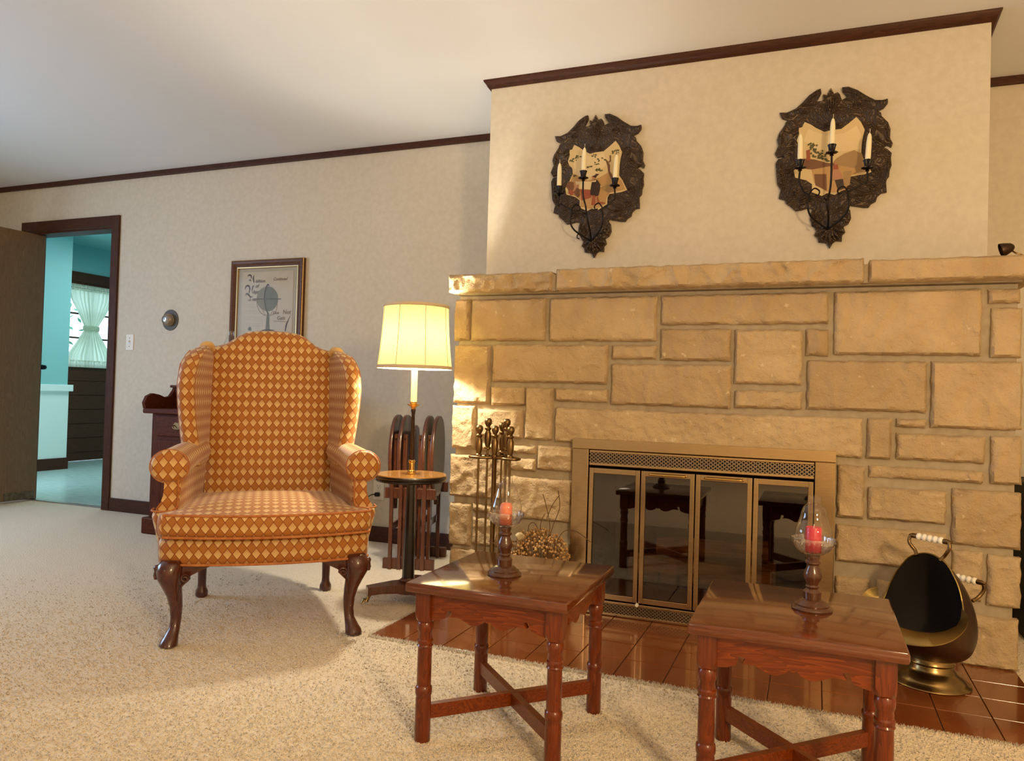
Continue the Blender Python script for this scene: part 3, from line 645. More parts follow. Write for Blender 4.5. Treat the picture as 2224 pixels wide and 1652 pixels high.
# outer side panels and arms
for s in (-1, 1):
    X = lambda v: cx+s*v
    m = MB(); rings = []
    for z, xo, xi, yf in ((.292,.355,.30,-.315),(.33,.368,.30,-.315),(.40,.384,.30,-.312),(.445,.396,.305,-.308),(.458,.394,.31,-.300),(.464,.375,.32,-.285)):
        back = .30
        rings.append([(X(xi), yf+.01, z), (X((xi+xo)/2), yf-.004, z), (X(xo-.012), yf, z), (X(xo), yf+.02, z), (X(xo-.01), -.10, z), (X(xo-.035), .12, z), (X(xo-.07), back, z), (X(xi-.04), back, z), (X(xi-.01), 0, z)])
    m.loft(rings); m.build('side_panel', 'fabric', wc, 60)
    # arm stump
    m = MB(); rings = []
    for yy, dx in ((-.262,0),(-.255,-.003),(-.10,-.012),(.08,-.03),(.22,-.05)):
        prof_ = [(.315,.46),(.312,.50),(.310,.54),(.306,.60),(.330,.61),(.362,.60),(.364,.54),(.366,.515),(.374,.49),(.390,.468),(.385,.46)]
        if yy == -.262: prof_ = [(a+(.345-a)*.06, b+(.53-b)*.03) for a, b in prof_]
        rings.append([(X(a+dx), yy, b) for a, b in prof_])
    m.loft(rings, swap=True); m.planar(lambda p: p[1] < -.2545); m.build('arm_panel', 'fabric', wc, 50)
    # scroll base piping + seam piping
    m = MB(); m.tube(cr([(X(.316),-.268,.60),(X(.314),-.268,.52),(X(.318),-.272,.475),(X(.335),-.29,.465),(X(.37),-.30,.464),(X(.397),-.285,.466),(X(.396),-.24,.468)], 5), .0035, 6); m.build('arm_piping', 'piping', wc, 60)
    # rolled arm
    m = MB(); rings = []
    st = [(-.276,.345,.620,.040,.038),(-.272,.346,.621,.056,.054),(-.262,.347,.621,.0635,.060),(-.25,.346,.621,.065,.0605),(-.16,.338,.625,.063,.059),(-.04,.325,.632,.058,.057),(.07,.305,.640,.052,.053),(.18,.285,.645,.048,.05)]
    for yy, xc, zc, rx, rz in st:
        ring = []
        for k in range(26):
            a = 2*PI*k/26; q = math.sin(a); fz = rz*(q if q > 0 else max(q, -.93)*1.0)
            ring.append((X(xc+rx*math.cos(a)*(1 if q > -.5 else .97)), yy, zc+fz))
        rings.append(ring)
    m.loft(rings, swap=True); m.planar(lambda p: p[1] < -.2505); ra = m.build('rolled_arm', 'fabric', wc, 60)
    m = MB(); m.tube([(X(.347+.0655*math.cos(2*PI*k/40)), -.258, .621+.0605*max(-.95, math.sin(2*PI*k/40))) for k in range(41)], .0028, 6); m.build('arm_front_piping', 'piping', ra, 60)
    # wing
    m = MB(); rings = []
    zs = [.60,.66,.70,.75,.80,.86,.92,.97,1.01,1.04,1.062,1.078,1.086,1.089]
    for z in zs:
        xo = interp(z, [.60,.68,.75,.84,.92,1.0,1.05,1.09], [.292,.300,.312,.322,.326,.320,.300,.270])+.006
        yf = interp(z, [.60,.68,.74,.82,.90,.98,1.03,1.06,1.09], [.02,.03,.045,.05,.045,.06,.095,.14,.24])
        yb = interp(z, [.6, 1.09], [.26, .36]); r = .030 if z < 1.05 else interp(z, [1.05,1.078,1.086,1.089], [.030,.022,.013,.003])
        A = Vector((.278, yb)); B = Vector((xo, yf)); d = (B-A).normalized(); n_ = Vector((-d.y, d.x)); ring = []
        # capsule around A -> B with a fuller rolled front
        rB = r*1.12; B2 = B-d*rB*.2
        pts = [A-n_*r]+[A-n_*r+(B2-n_*rB-(A-n_*r))*t_ for t_ in (.25,.5,.75)]
        a0 = math.atan2(-n_.y, -n_.x)
        for k in range(13):
            a = a0+(1 if (d.x*-n_.y-d.y*-n_.x) < 0 else -1)*PI*k/12
            pts.append(B2+Vector((math.cos(a), math.sin(a)))*rB)
        pts += [B2+n_*rB+(A+n_*r-(B2+n_*rB))*t_ for t_ in (.25,.5,.75)]+[A+n_*r]
        rings.append([(X(p.x), p.y, z) for p in pts])
    m.loft(rings); wg = m.build('wing', 'fabric', wc, 60)
    m = MB(); line = []
    for z in np.linspace(.68, 1.06, 20):
        xo = interp(z, [.60,.68,.75,.84,.92,1.0,1.05,1.09], [.292,.300,.312,.322,.326,.320,.300,.270])+.006
        yf = interp(z, [.60,.68,.74,.82,.90,.98,1.03,1.06,1.09], [.02,.03,.045,.05,.045,.06,.095,.14,.24])
        line.append((X(xo+.032), yf+.012, z))
    m.tube(line, .0035, 6); m.build('wing_piping', 'piping', wg, 60)
    m = MB(); m.tube(cr([(X(.255),.30,1.075),(X(.262),.27,1.092),(X(.285),.25,1.088),(X(.30),.27,1.06)], 5), [.014]*3+[.016]*10+[.008]*3, 10); m.build('ear_roll', 'fabric', wg, 60)
# back with camel hump
def ztop(x):
    return interp(abs(x-cx), [0,.06,.11,.14,.165,.19,.215,.24,.27], [1.176,1.173,1.166,1.152,1.133,1.114,1.102,1.097,1.092])
m = MB(); nx = 40; cols = []
for i in range(nx+1):
    x = cx-.262+.524*i/nx; s = (x-cx)/.262; zt = ztop(x); col = []
    yfr = lambda z: .205+(z-.45)*.20-.028*(1-s*s)*math.sin(min(1, max(0, (z-.40)/.6))*PI*.9)+.018*abs(s)**6
    for k in range(22):
        z = .42+(zt-.035-.42)*k/21; col.append((x, yfr(z), z))
    y0 = yfr(zt-.035)
    for k in range(1, 8):
        a = PI*k/8; col.append((x, y0+.045-.045*math.cos(a), zt-.035+.035*math.sin(a)))
    for k in range(10):
        z = zt-.035-(zt-.035-.35)*k/9; col.append((x, y0+.09-.10*(1-(z-.35)/.8)*.5, z))
    cols.append(col)
vs = [p for c in cols for p in c]; H = len(cols[0]); fs = []; uvs = []
vl = []
for c in cols:
    l = [c[0][2]]
    for k in range(1, H): l.append(l[-1]+(Vector(c[k])-Vector(c[k-1])).length)
    vl.append(l)
vc = vl[nx//2]
for i in range(nx):
    for k in range(H-1):
        fs.append((i*H+k, (i+1)*H+k, (i+1)*H+k+1, i*H+k+1))
        uvs.append([(cols[i][0][0], vl[i][k]), (cols[i+1][0][0], vl[i+1][k]), (cols[i+1][0][0], vl[i+1][k+1]), (cols[i][0][0], vl[i][k+1])])
for i in (0, nx): fs.append(tuple(i*H+k for k in range(H))); uvs.append([(cols[i][k][1], cols[i][k][2]) for k in range(H)])
m.add(vs, fs, uvs); m.build('back', 'fabric', wc, 60)
# T shaped seat cushion
def cush(n=17):
    pts = []
    for k in range(n):
        s = -1+2*k/(n-1); pts.append((cx+.348*s, -.372-.062*(1-s*s)))
    R = [(.362,-.36),(.366,-.335),(.358,-.305),(.335,-.29),(.312,-.275),(.306,-.24),(.302,-.15),(.294,-.02),(.284,.10),(.272,.20),(.24,.225),(.12,.23),(0,.232)]
    pts += [(cx+a, b) for a, b in R]+[(cx-a, b) for a, b in R[-2::-1]]
    return pts
oc = cush(); m = MB(); rings = []
def cz(x, y):  # crown of the cushion top
    u = max(0, 1-((x-cx)/.36)**2); w = max(0, 1-((y+.10)/.34)**2); return .034*(u*w)**.45
for z, g in ((.384,-.010),(.390,.0),(.41,.006),(.435,.008),(.452,.005),(.462,.0)):
    rings.append([(cx+(x-cx)*(1+g*2), y-(g if y < -.25 else 0), z) for x, y in oc])
m.loft(rings, caps=False, u0=.012)
ctr = Vector((cx, -.10)); prev = [(cx+(x-cx), y, .462) for x, y in oc]; NR = 10; vs = list(prev); fs = []; K = len(oc)
for i in range(1, NR+1):
    r = 1-i/NR
    for x, y in oc:
        xx = ctr.x+(x-ctr.x)*r; yy = ctr.y+(y-ctr.y)*r; vs.append((xx, yy, .462+cz(xx, yy)*(1-r**3) if r > 0 else .462+.034))
    a, b = (i-1)*K, i*K
    for k in range(K): fs.append((a+k, a+(k+1) % K, b+(k+1) % K, b+k))
m.add(vs, fs, [[(vs[j][0], vs[j][1]*.92) for j in f] for f in fs])
bt = [(x, y, .384) for x, y in oc]; m.add(bt, [tuple(range(K))])
sc_ = m.build('seat_cushion', 'fabric', wc, 50)
for z in (.463, .386):
    m = MB(); m.tube(cr([(cx+(x-cx)*1.004, y-.003, z) for x, y in oc[:22]], 2), .0048, 6); m.build('cushion_piping', 'piping', sc_, 60)
# legs
def leg_loft(st, n=14):
    rings = []
    for x, y, z, rx, ry in st: rings.append([(x+rx*math.cos(2*PI*k/n), y+ry*math.sin(2*PI*k/n), z) for k in range(n)])
    return rings
for s in (-1, 1):
    X = lambda v: cx+s*v
    st = [(.318,-.352,0,.022,.026),(.319,-.353,.006,.031,.034),(.318,-.351,.018,.030,.033),(.312,-.342,.035,.024,.026),(.304,-.328,.06,.0185,.019),(.301,-.322,.09,.0185,.019),(.302,-.322,.13,.0215,.022),(.308,-.328,.17,.0265,.027),(.317,-.338,.205,.033,.033),(.325,-.345,.235,.040,.038),(.327,-.345,.262,.043,.040),(.322,-.338,.285,.042,.040),(.318,-.33,.30,.036,.036)]
    m = MB(); m.loft([[p for p in r] for r in leg_loft([(X(a), b, c, d, e_) for a, b, c, d, e_ in st])], caps=True)
    lg = m.build('leg', 'mahog', wc, 60)
    # knee brackets (inner ear)
    m = MB(); m.prism([(.285,.205),(.275,.225),(.255,.243),(.225,.258),(.195,.272),(.19,.287),(.29,.287)], lambda u, w, d: (X(u), d, w), -.345, -.318); m.build('knee_bracket', 'mahog', lg)
    # carved scroll and ridge
    sp = [(X(.272-.0155*(1-t_*.75)*math.cos(t_*9)*1.0), -.378+.006*t_, .240+.0155*(1-t_*.75)*math.sin(t_*9)) for t_ in np.linspace(1, 0, 26)]
    sp = [(a, -.372 if True else b, c) for a, b, c in sp]
    sp += [(X(.283),-.378,.215),(X(.288),-.37,.18),(X(.292),-.352,.15)]
    m = MB(); m.tube(sp, [.0042]*len(sp[:-3])+[.004,.003,.0015], 6); m.build('carved_scroll', 'mahog', lg, 60)
    m = MB(); m.lathe([(0,-.03),(.010,-.028),(.013,-.015),(.010,0),(.013,.012),(.008,.02),(0,.022)], (X(.366),-.335,.262), 10); m.build('side_scroll', 'mahog', lg, 60)
    st = [(.262,.300,0,.020,.022),(.262,.302,.006,.026,.027),(.262,.302,.025,.026,.027),(.262,.300,.042,.018,.018),(.262,.298,.06,.017,.017),(.262,.292,.15,.019,.019),(.262,.286,.29,.022,.022)]
    m = MB(); m.loft(leg_loft([(X(a), b, c, d, e_) for a, b, c, d, e_ in st])); m.build('leg', 'mahog', wc, 60)

# ------------------------------------------------------------------ two occasional tables
def make_table():
    t = empty('occasional_table', (0, 0, 0)); TZ = .42
    m = MB(); m.box(-.2225, .2225, -.23, .23, TZ-.026, TZ, .006); m.build('table_top', 'cherrytop', t, 40)
    for sx in (-1, 1):
        for sy in (-1, 1):
            m = MB(); X0, Y0 = sx*.181, sy*.186; h = .021
            def sq(hh, z): return [(X0+hh*a, Y0+hh*b, z) for a, b in ((-1,-.55),(-.55,-1),(.55,-1),(1,-.55),(1,.55),(.55,1),(-.55,1),(-1,.55))]
            def sqs(z): return [(X0+h*a, Y0+h*b, z) for a, b in ((-1,-.94),(-.94,-1),(.94,-1),(1,-.94),(1,.94),(.94,1),(-.94,1),(-1,.94))]
            m.loft([sqs(TZ-.026), sqs(.333), sq(h*.98, .317), sq(h*.80, .312)])
            pr_ = [(.0165,.316),(.0205,.309),(.0215,.300),(.0205,.290),(.0175,.284),(.0185,.272),(.0180,.268),(.0215,.264),(.0215,.258),(.0195,.254),(.0215,.250),(.0185,.246),(.0190,.20),(.0190,.150),(.0185,.146),(.0220,.141),(.0225,.133),(.0220,.124),(.0200,.120),(.0200,.114),(.0205,.112),(.0208,.06),(.0212,.004),(.0205,.0)]
            m.lathe(pr_, (X0, Y0, 0), 20); m.build('leg', 'cherryz', t, 35)
    half = [(1,.395),(1,.320),(.86,.323),(.74,.331),(.70,.352),(.62,.348),(.665,.334),(.60,.336),(.50,.336),(.40,.329),(.30,.322),(.20,.322),(.10,.329),(.05,.337),(0,.333)]
    for axis, L_, off in (('x', .160, .186), ('y', .165, .181)):
        poly = [(a*L_, b) for a, b in half]+[(-a*L_, b) for a, b in half[-2::-1]]
        for s in (-1, 1):
            m = MB()
            if axis == 'x': m.prism(poly, lambda u, w, d: (u, d, w), s*off-.009, s*off+.009)
            else: m.prism(poly, lambda u, w, d: (d, u, w), s*off-.009, s*off+.009)
            m.build('apron', 'cherry' if axis == 'x' else 'cherryy', t)
    for s in (-1, 1):
        a = Vector((-.181, -s*.186, 0)); b = Vector((.181, s*.186, 0)); d = (b-a).normalized(); n_ = Vector((-d.y, d.x, 0))*.0095
        z0, z1 = (.058,.094)
        m = MB(); vs = [a+n_, a-n_, b-n_, b+n_]; m.add([(p.x, p.y, z0) for p in vs]+[(p.x, p.y, z1+(.0004 if s > 0 else 0)) for p in vs], [(3,2,1,0),(4,5,6,7),(0,1,5,4),(1,2,6,5),(2,3,7,6),(3,0,4,7)])
        m.build('stretcher', 'cherry', t)
    return t
MT['cherryy'] = wood('cherry_wood_side', (0.080,0.012,0.002), (0.235,0.046,0.005), 'y', 0.32, 0.1, spec=0.35)
t1 = make_table(); t1.location = (-.763, 1.972, 0); tag(t1, 'cherry occasional table beside the wing chair, holding the peach candle lamp', 'table', 'pair of cherry tables in front of the hearth')
t2 = copy_tree(t1); t2.location = (-.033, 1.957, 0); tag(t2, 'cherry occasional table in front of the coal scuttle, holding the raspberry candle lamp', 'table', 'pair of cherry tables in front of the hearth')

# ------------------------------------------------------------------ hurricane candle lamps
def candle_lamp(loc):
    c = empty('candle_lamp', loc)
    m = MB(); m.lathe([(.0,0),(.046,0),(.0475,.004),(.045,.008),(.040,.011),(.0405,.014),(.034,.018),(.030,.023),(.020,.026),(.0205,.034),(.0215,.043),(.017,.048),(.0135,.051),(.0165,.056),(.0135,.060),(.015,.066),(.020,.076),(.0212,.083),(.019,.092),(.0135,.104),(.0135,.108),(.018,.112),(.018,.116),(.014,.120),(.016,.127),(.016,.131)], (0,0,0), 32); m.build('turned_base', 'walnut_turn', c, 40)
    fl = lambda r, z, a: r*(1+(.045*math.cos(18*a+ z*60) if .137 < z < .160 else 0)+(.03*math.cos(12*a) if z >= .160 else 0))
    m = MB(); m.lathe([(.012,.1305),(.024,.134),(.035,.142),(.042,.151),(.0445,.158),(.0495,.161),(.0495,.173),(.0455,.174),(.044,.160),(.040,.151),(.033,.144),(.022,.138),(.004,.135)], (0,0,0), 72, fl, cap=False); m.build('glass_bowl', 'bowlglass', c, 60)
    pr_ = cr([(.0415,0,.166),(.0430,0,.178),(.0425,0,.190),(.0385,0,.203),(.0325,0,.220),(.0290,0,.235),(.0240,0,.247),(.0165,0,.254),(.0152,0,.262),(.0152,0,.274)], 4)
    m = MB(); m.lathe([(p.x, p.z) for p in pr_], (0,0,0), 40, cap=False); m.build('glass_chimney', 'glass', c, 180)
    return c
c1 = candle_lamp((-.788, 1.944, .4195)); tag(c1, 'turned wood candle lamp with glass chimney holding a peach pillar candle', 'candle lamp', 'pair of candle lamps on the cherry tables')
c2 = copy_tree(c1); c2.location = (.003, 1.983, .4195); tag(c2, 'turned wood candle lamp with glass chimney holding a raspberry candle', 'candle lamp', 'pair of candle lamps on the cherry tables')
def pillar(loc, mat, dome, lab):
    c = empty('pillar_candle', loc); m = MB(); h = .062
    p = [(0,0),(.0165,0),(.0175,.003),(.0175,h-.014),(.016,h-.007),(.012,h-.002),(.004,h)] if dome else [(0,0),(.0185,0),(.0188,.002),(.0188,h-.004),(.0175,h-.001),(.012,h-.004),(.002,h-.005)]
    m.lathe(p, (0,0,0), 28); m.build('wax', mat, c, 50); MB().tube([(0,0,h-.008),(.001,0,h+.006)], .0011, 6).build('wick', 'wick', c); return tag(c, lab, 'candle')
pillar((-.788, 1.944, .4195+.1375), 'peach_wax', True, 'peach domed pillar candle inside a glass chimney')
pillar((.003, 1.983, .4195+.1375), 'red_wax', False, 'raspberry red pillar candle inside a glass chimney')

# ------------------------------------------------------------------ floor lamp with round table
fl_ = tag(empty('floor_lamp', (-1.632, 2.912, .004)), 'lit floor lamp with yellow silk shade and a round honey coloured table', 'floor lamp')
prot = math.radians(222)
m = MB()
for k in range(3):
    a = prot+k*2*PI/3; ca, sa = math.cos(a), math.sin(a)
    pr_ = [(.012,.052,.030,.030,.062),(.07,.034,.034,.058,.024),(.13,.026,.040,.070,.020),(.175,.030,.036,.068,.024)]
    rings = []
    for d, hw_, z0, z1, _ in ((.0,.055,.042,.082,0),(.06,.045,.046,.082,0),(.12,.032,.045,.078,0),(.165,.026,.040,.074,0),(.178,.027,.036,.072,0)):
        c_ = Vector((ca*d, sa*d, 0)); n_ = Vector((-sa, ca, 0))*hw_
        rings.append([c_+n_+Vector((0,0,z0)), c_-n_+Vector((0,0,z0)), c_-n_+Vector((0,0,z1)), c_+n_+Vector((0,0,z1))])
    m.loft(rings)
m.lathe([(.055,.04),(.06,.06),(.06,.082),(.0,.084)], (0,0,0), 24); m.build('base', 'tray', fl_, 40)
for k in range(3):
    a = prot+k*2*PI/3; ca, sa = math.cos(a), math.sin(a); m = MB()
    m.tube([(ca*.165, sa*.165, .040), (ca*.172, sa*.172, .025), (ca*.180, sa*.180, .012)], [.010,.008,.011], 8)
    for q in (-.5, 0, .5):
        b = a+q*1.1; m.tube([(ca*.178, sa*.178, .016), (ca*.178+math.cos(b)*.012, sa*.178+math.sin(b)*.012, .018), (ca*.178+math.cos(b)*.022, sa*.178+math.sin(b)*.022, .004)], [.005,.006,.003], 6)
    m.build('claw_foot', 'oldbrass', fl_, 60)
m = MB(); m.lathe([(.032,.082),(.036,.088),(.036,.094),(.030,.098),(.028,.102)], (0,0,0), 24); m.build('column_collar', 'tray', fl_, 40)
m = MB(); m.lathe([(.027,.10),(.026,.16),(.022,.35),(.018,.515),(.030,.525)], (0,0,0), 10); m.build('column', 'black_lacquer', fl_, 20)
m = MB(); m.lathe([(0,.520),(.13,.520),(.150,.523),(.153,.528),(.150,.533),(.156,.537),(.1575,.543),(.156,.548),(.1525,.550)], (0,0,0), 64); tt = m.build('table_rim', 'black_lacquer', fl_, 40)
m = MB(); m.lathe([(0,.5485),(.1535,.5485),(.1535,.5515),(.152,.5535),(0,.5535)], (0,0,0), 64); m.build('table_top', 'honey', fl_, 40)
m = MB(); m.lathe([(.019,.553),(.020,.558),(.016,.562),(.019,.566),(.013,.571),(.0125,.598),(.012,.602),(.0155,.606),(.0155,.612),(.010,.616)], (0,0,0), 24); m.build('brass_socket', 'brass', fl_, 40)
m = MB(); m.lathe([(.0098,.614),(.0090,.70),(.0075,.815),(.0085,.820),(.0110,.832),(.0085,.838)], (0,0,0), 16); m.build('rod', simple('dark_bronze_rod', (0.035,0.016,0.010), None, 0.35, 0.6), fl_, 40)
m = MB(); m.lathe([(.009,.836),(.012,.845),(.027,.855),(.0285,.858),(.013,.859),(.0150,.862),(.0160,.868),(.012,.872)], (0,0,0), 28); m.build('drip_cup', 'brass', fl_, 40)
m = MB(); m.lathe([(.0140,.868),(.0140,1.06),(.008,1.065)], (0,0,0), 20); m.build('candle_sleeve', 'sleeve', fl_, 40)
# shade: eight shallow concave panels
def shade_r(t): return .1425+(.163-.1425)*(t**1.7)
def shade_mod(r, z, a): return r*(1-.012*(1-abs(math.cos(a*4))))
pr_ = [(shade_r(1-k/14), 1.022+.262*k/14) for k in range(15)]
m = MB(); m.lathe(pr_, (0,0,0), 96, shade_mod, cap=False); sh_ = m.build('shade', 'shade', fl_, 180)
for k in range(8):
    a = PI/8*(2*k)+.0; m = MB(); m.tube([(shade_mod(r_, z_, a)*1.004*math.cos(a), shade_mod(r_, z_, a)*1.004*math.sin(a), z_) for r_, z_ in pr_], .0016, 5); m.build('shade_seam', 'shadetrim', sh_)
for z0, z1, r_ in ((1.012,1.026,.164),(1.278,1.292,.1432)):
    m = MB(); m.lathe([(r_-.0005,z0),(r_+.002,z0+.002),(r_+.002,z1-.002),(r_-.0005,z1)], (0,0,0), 96, shade_mod, cap=False); m.build('shade_band', 'shadetrim', sh_, 60)
m = MB(); m.tube([(-.142,0,1.282),(.142,0,1.282)], .0018, 6); m.tube([(0,-.142,1.282),(0,.142,1.282)], .0018, 6); m.tube([(0,0,1.06),(0,0,1.285)], .003, 6); m.build('shade_spider', 'brass', sh_)
m = MB(); m.lathe([(.003,1.283),(.010,1.288),(.011,1.297),(.006,1.306),(0,1.309)], (0,0,0), 16); m.build('finial', 'brass', fl_, 50)
bulb = light('floor_lamp_bulb', 'POINT', (.0, 0, 1.135), 31, (1.0, 0.92, 0.76), .035); bulb.parent = fl_

# ------------------------------------------------------------------ folding tray tables on their stand
TR = math.radians(16)
ts_loc = Vector((-1.975, 3.60, 0))
stand = tag(empty('tray_stand', ts_loc, TR), 'dark wooden storage stand for folding tray tables by the stone wall', 'stand')
for y in (-.165, .165):
    MB().box(-.135, .135, y-.012, y+.012, .0, .055, .004).build('foot_bar', 'tray', stand)
    MB().box(-.135, .135, y-.011, y+.011, .362, .418, .004).build('hanging_bar', 'tray', stand)
    for x in (-.022,): MB().box(x-.011, x+.011, y-.022, y+.022, .02, .42, .003).build('upright', 'tray', stand)
MB().box(-.033, -.011, -.165, .165, .19, .235, .003).build('spreader', 'tray', stand)
MB().box(-.033, -.011, -.165, .165, .03, .07, .003).build('spreader', 'tray', stand)
m = MB(); m.prism([(-.06,.36),(-.06,.68),(-.045,.715),(0,.735),(.045,.715),(.06,.68),(.06,.36)], lambda u, w, d: (d, u, w), -.032, -.012); m.build('handle_post', 'tray', stand)
def tray_table(px, f, lab):
    """f = 1: top faces the stone wall end; f = -1: the other way. Cleats and legs lie on the side of the stand's middle."""
    t = empty('tray_table', ts_loc, TR); m = MB()
    t.location = ts_loc+Vector((math.cos(TR)*px, math.sin(TR)*px, 0))
    def bx(x0, x1, *r): return MB().box(min(f*x0, f*x1), max(f*x0, f*x1), *r)
    oval = [(.155*math.copysign(abs(math.cos(a))**.9, math.cos(a)), .575+.215*math.copysign(abs(math.sin(a))**.9, math.sin(a))) for a in np.linspace(0, 2*PI, 49)[:-1]]
    rings = [[(f*d, u*g, .575+(w-.575)*g) for u, w in oval] for d, g in ((-.009,.97),(-.011,.985),(-.008,1.0),(.004,1.0),(.008,.988),(.008,.97))]
    m.loft(rings); top_ = m.build('oval_top', 'tray', t, 50)
    m = MB(); m.loft([[(f*.0085, u*.955, .575+(w-.575)*.955) for u, w in oval], [(f*.0092, u*.95, .575+(w-.575)*.95) for u, w in oval]]); m.build('laminate_face', MT['laminate'], top_)
    for y in (-.10, .10):
        bx(-.034, -.011, y-.011, y+.011, .30, .690, .003).build('cleat', 'tray', t)
        MB().tube([(f*-.022, y+math.copysign(.014, y), .665), (f*-.022, y, .665)], .005, 8).build('bolt', 'iron', t)
    for s_ in (-1, 1):                      # outer legs pass outside the stand's bars, inner legs between them
        bx(-.036, -.018, s_*.186-.010, s_*.186+.010, .001, .450, .002).build('leg', 'tray', t)
        bx(-.020, -.004, s_*.130-.010, s_*.130+.010, .001, .420, .002).build('leg', 'tray', t)
    bx(-.036, -.024, -.186, .186, .200, .235, .002).build('leg_rail', 'tray', t)
    bx(-.036, -.018, -.186, .186, .417, .447, .002).build('hanging_rail', 'tray', t)   # rests on the stand's bars
    return tag(t, lab, 'tray table', 'folded tray tables hanging on the stand')
MT['laminate'] = simple('grey_tan_laminate', (0.23,0.19,0.135), None, 0.4)
for px, f, lab in ((-.121, -1, 'folded oval tray table at the end of the stand towards the wing chair'), (-.073, -1, 'folded oval tray table hanging second from the wing chair end of the stand'), (.055, 1, 'folded oval tray table hanging second from the stone wall end of the stand'), (.104, 1, 'folded oval tray table at the stone wall end of the stand, tan face showing')):
    tray_table(px, f, lab)

# ------------------------------------------------------------------ fireplace tools
FT = Vector((-1.262, 2.965, .0085))
tsd = tag(empty('fire_tool_stand', FT), 'antique brass fireplace tool stand beside the fireplace surround', 'tool stand')
m = MB(); m.lathe([(0,0),(.085,0),(.088,.006),(.075,.014),(.05,.02),(.02,.03),(.012,.05)], (0,0,0), 28); m.build('base', 'antique', tsd, 40)
m = MB(); m.lathe([(.0105,.04),(.0105,.63),(.014,.635),(.014,.645)], (0,0,0), 14); m.build('pole', 'antique', tsd, 40)
HP = [(r_*1.12, z_) for r_, z_ in ((.0055,-.005),(.0125,0),(.0125,.006),(.0085,.010),(.0115,.022),(.0135,.045),(.0125,.065),(.0085,.078),(.0125,.084),(.0125,.089),(.007,.094),(.009,.099),(.0135,.108),(.0145,.116),(.0130,.125),(.007,.131),(0,.132))]
m = MB(); m.lathe(HP, (0,0,.642), 18); m.build('handle', 'antique', tsd, 40)
for s in (-1, 1):
    m = MB(); m.tube(cr([(0,0,.637),(s*.03,-.012,.637),(s*.06,-.03,.637),(s*.10,-.025,.637),(s*.112,.005,.637),(s*.09,.03,.637),(s*.055,.03,.637),(s*.02,.014,.637)], 6), .0065, 8); m.build('hook_ring', 'antique', tsd, 60)
m = MB(); m.tube(cr([(0,.006,.637),(-.012,.030,.637),(-.006,.058,.637),(.014,.066,.637),(.034,.056,.637),(.036,.030,.637),(.010,.008,.637)], 6), .0065, 8); m.build('hook_ring', 'antique', tsd, 60)
TOOLS = [(-.066,-.018,.0,'poker','iron poker with turned brass handle on the tool stand'),(-.036,.006,.03,'shovel','ash shovel with turned brass handle on the tool stand'),(.012,.050,.012,'fork','log fork with turned brass handle on the tool stand'),(.047,.014,.03,'brush','hearth brush with turned brass handle on the tool stand'),(.078,-.016,.0,'tongs','log tongs with turned brass handle on the tool stand')]
for x, y, dz, kind, lab in TOOLS:
    t = empty('fire_'+kind, FT+Vector((x, y, 0))); zb = .643+dz
    m = MB(); m.lathe(HP, (0,0,zb), 18); m.build('handle', 'antique', t, 40)
    MB().tube([(0,0,.10),(0,0,zb+.002)], .0048, 8).build('rod', 'antique', t, 60)
    if dz: m = MB(); m.lathe([(.005,.6425),(.0135,.6425),(.0135,.648),(.006,.652)], (0,0,0), 16); m.build('collar', 'antique', t, 40)
    if kind == 'poker': MB().tube(cr([(0,0,.11),(0,0,.06),(0,-.002,.045),(.012,-.004,.05)], 4), [.0048]*8+[.004]*5, 8).build('hook', 'iron', t, 60)
    elif kind == 'shovel': MB().prism([(-.021,.05),(.021,.05),(.021,.11),(.012,.135),(-.012,.135),(-.021,.11)], lambda u, w, d: (u, d, w), -.002, .002).build('blade', 'iron', t)
    elif kind == 'brush':
        m = MB(); m.lathe([(.006,.13),(.016,.12),(.022,.07),(.028,.045),(0,.045)], (0,0,0), 14); m.build('bristles', 'black', t, 40)
    elif kind == 'tongs':
        m = MB()
        for s in (-1, 1): m.tube([(0,0,.30),(s*.012,0,.26),(s*.012,0,.12),(s*.004,0,.05)], .004, 6)
        m.build('jaws', 'iron', t, 60)
    else:
        m = MB()
        for s in (-1, 1): m.tube([(0,0,.12),(s*.018,0,.10),(s*.018,0,.045)], .004, 6)
        m.build('prongs', 'iron', t, 60)
    tag(t, lab, kind, 'fireplace tools on the stand')

# ------------------------------------------------------------------ helmet coal scuttle
sc0 = Vector((.372, 2.857, .0085)); ad = math.radians(-130)
cs = tag(empty('coal_scuttle', sc0, ad), 'dark copper helmet coal scuttle with brass foot and white porcelain handles', 'coal scuttle')
m = MB(); m.lathe([(0,0),(.117,0),(.120,.004),(.117,.009),(.108,.013),(.103,.022),(.093,.035),(.078,.044),(.070,.054),(.069,.064),(.068,.066),(.071,.070),(.068,.074),(.068,.094),(.05,.098)], (0,0,0), 48); m.build('foot', 'oldbrass', cs, 45)
deg = np.array([0,20,40,55,66,74,84,100,120,145,165,180])
RA = np.array([.172,.167,.146,.115,.085,.064,.052,.042,.032,.024,.020,.018])
RB = np.array([0,.060,.106,.130,.140,.138,.136,.130,.108,.066,.026,0])
RZ = np.array([.203,.204,.209,.220,.235,.238,.246,.284,.344,.403,.421,.425])
def rim(phi):
    d = math.degrees(abs(phi)); s = 1 if phi >= 0 else -1
    sm = lambda T: float(np.mean([np.interp(abs((d+e2+180) % 360-180) if d+e2 <= 180 else 360-d-e2, deg, T) for e2 in (-7,-3.5,0,3.5,7)]))
    return Vector((sm(RA), s*(sm(RB) if 8 < d < 172 else float(np.interp(d, deg, RB))), sm(RZ)))
NP, NT = 72, 18; rings = []
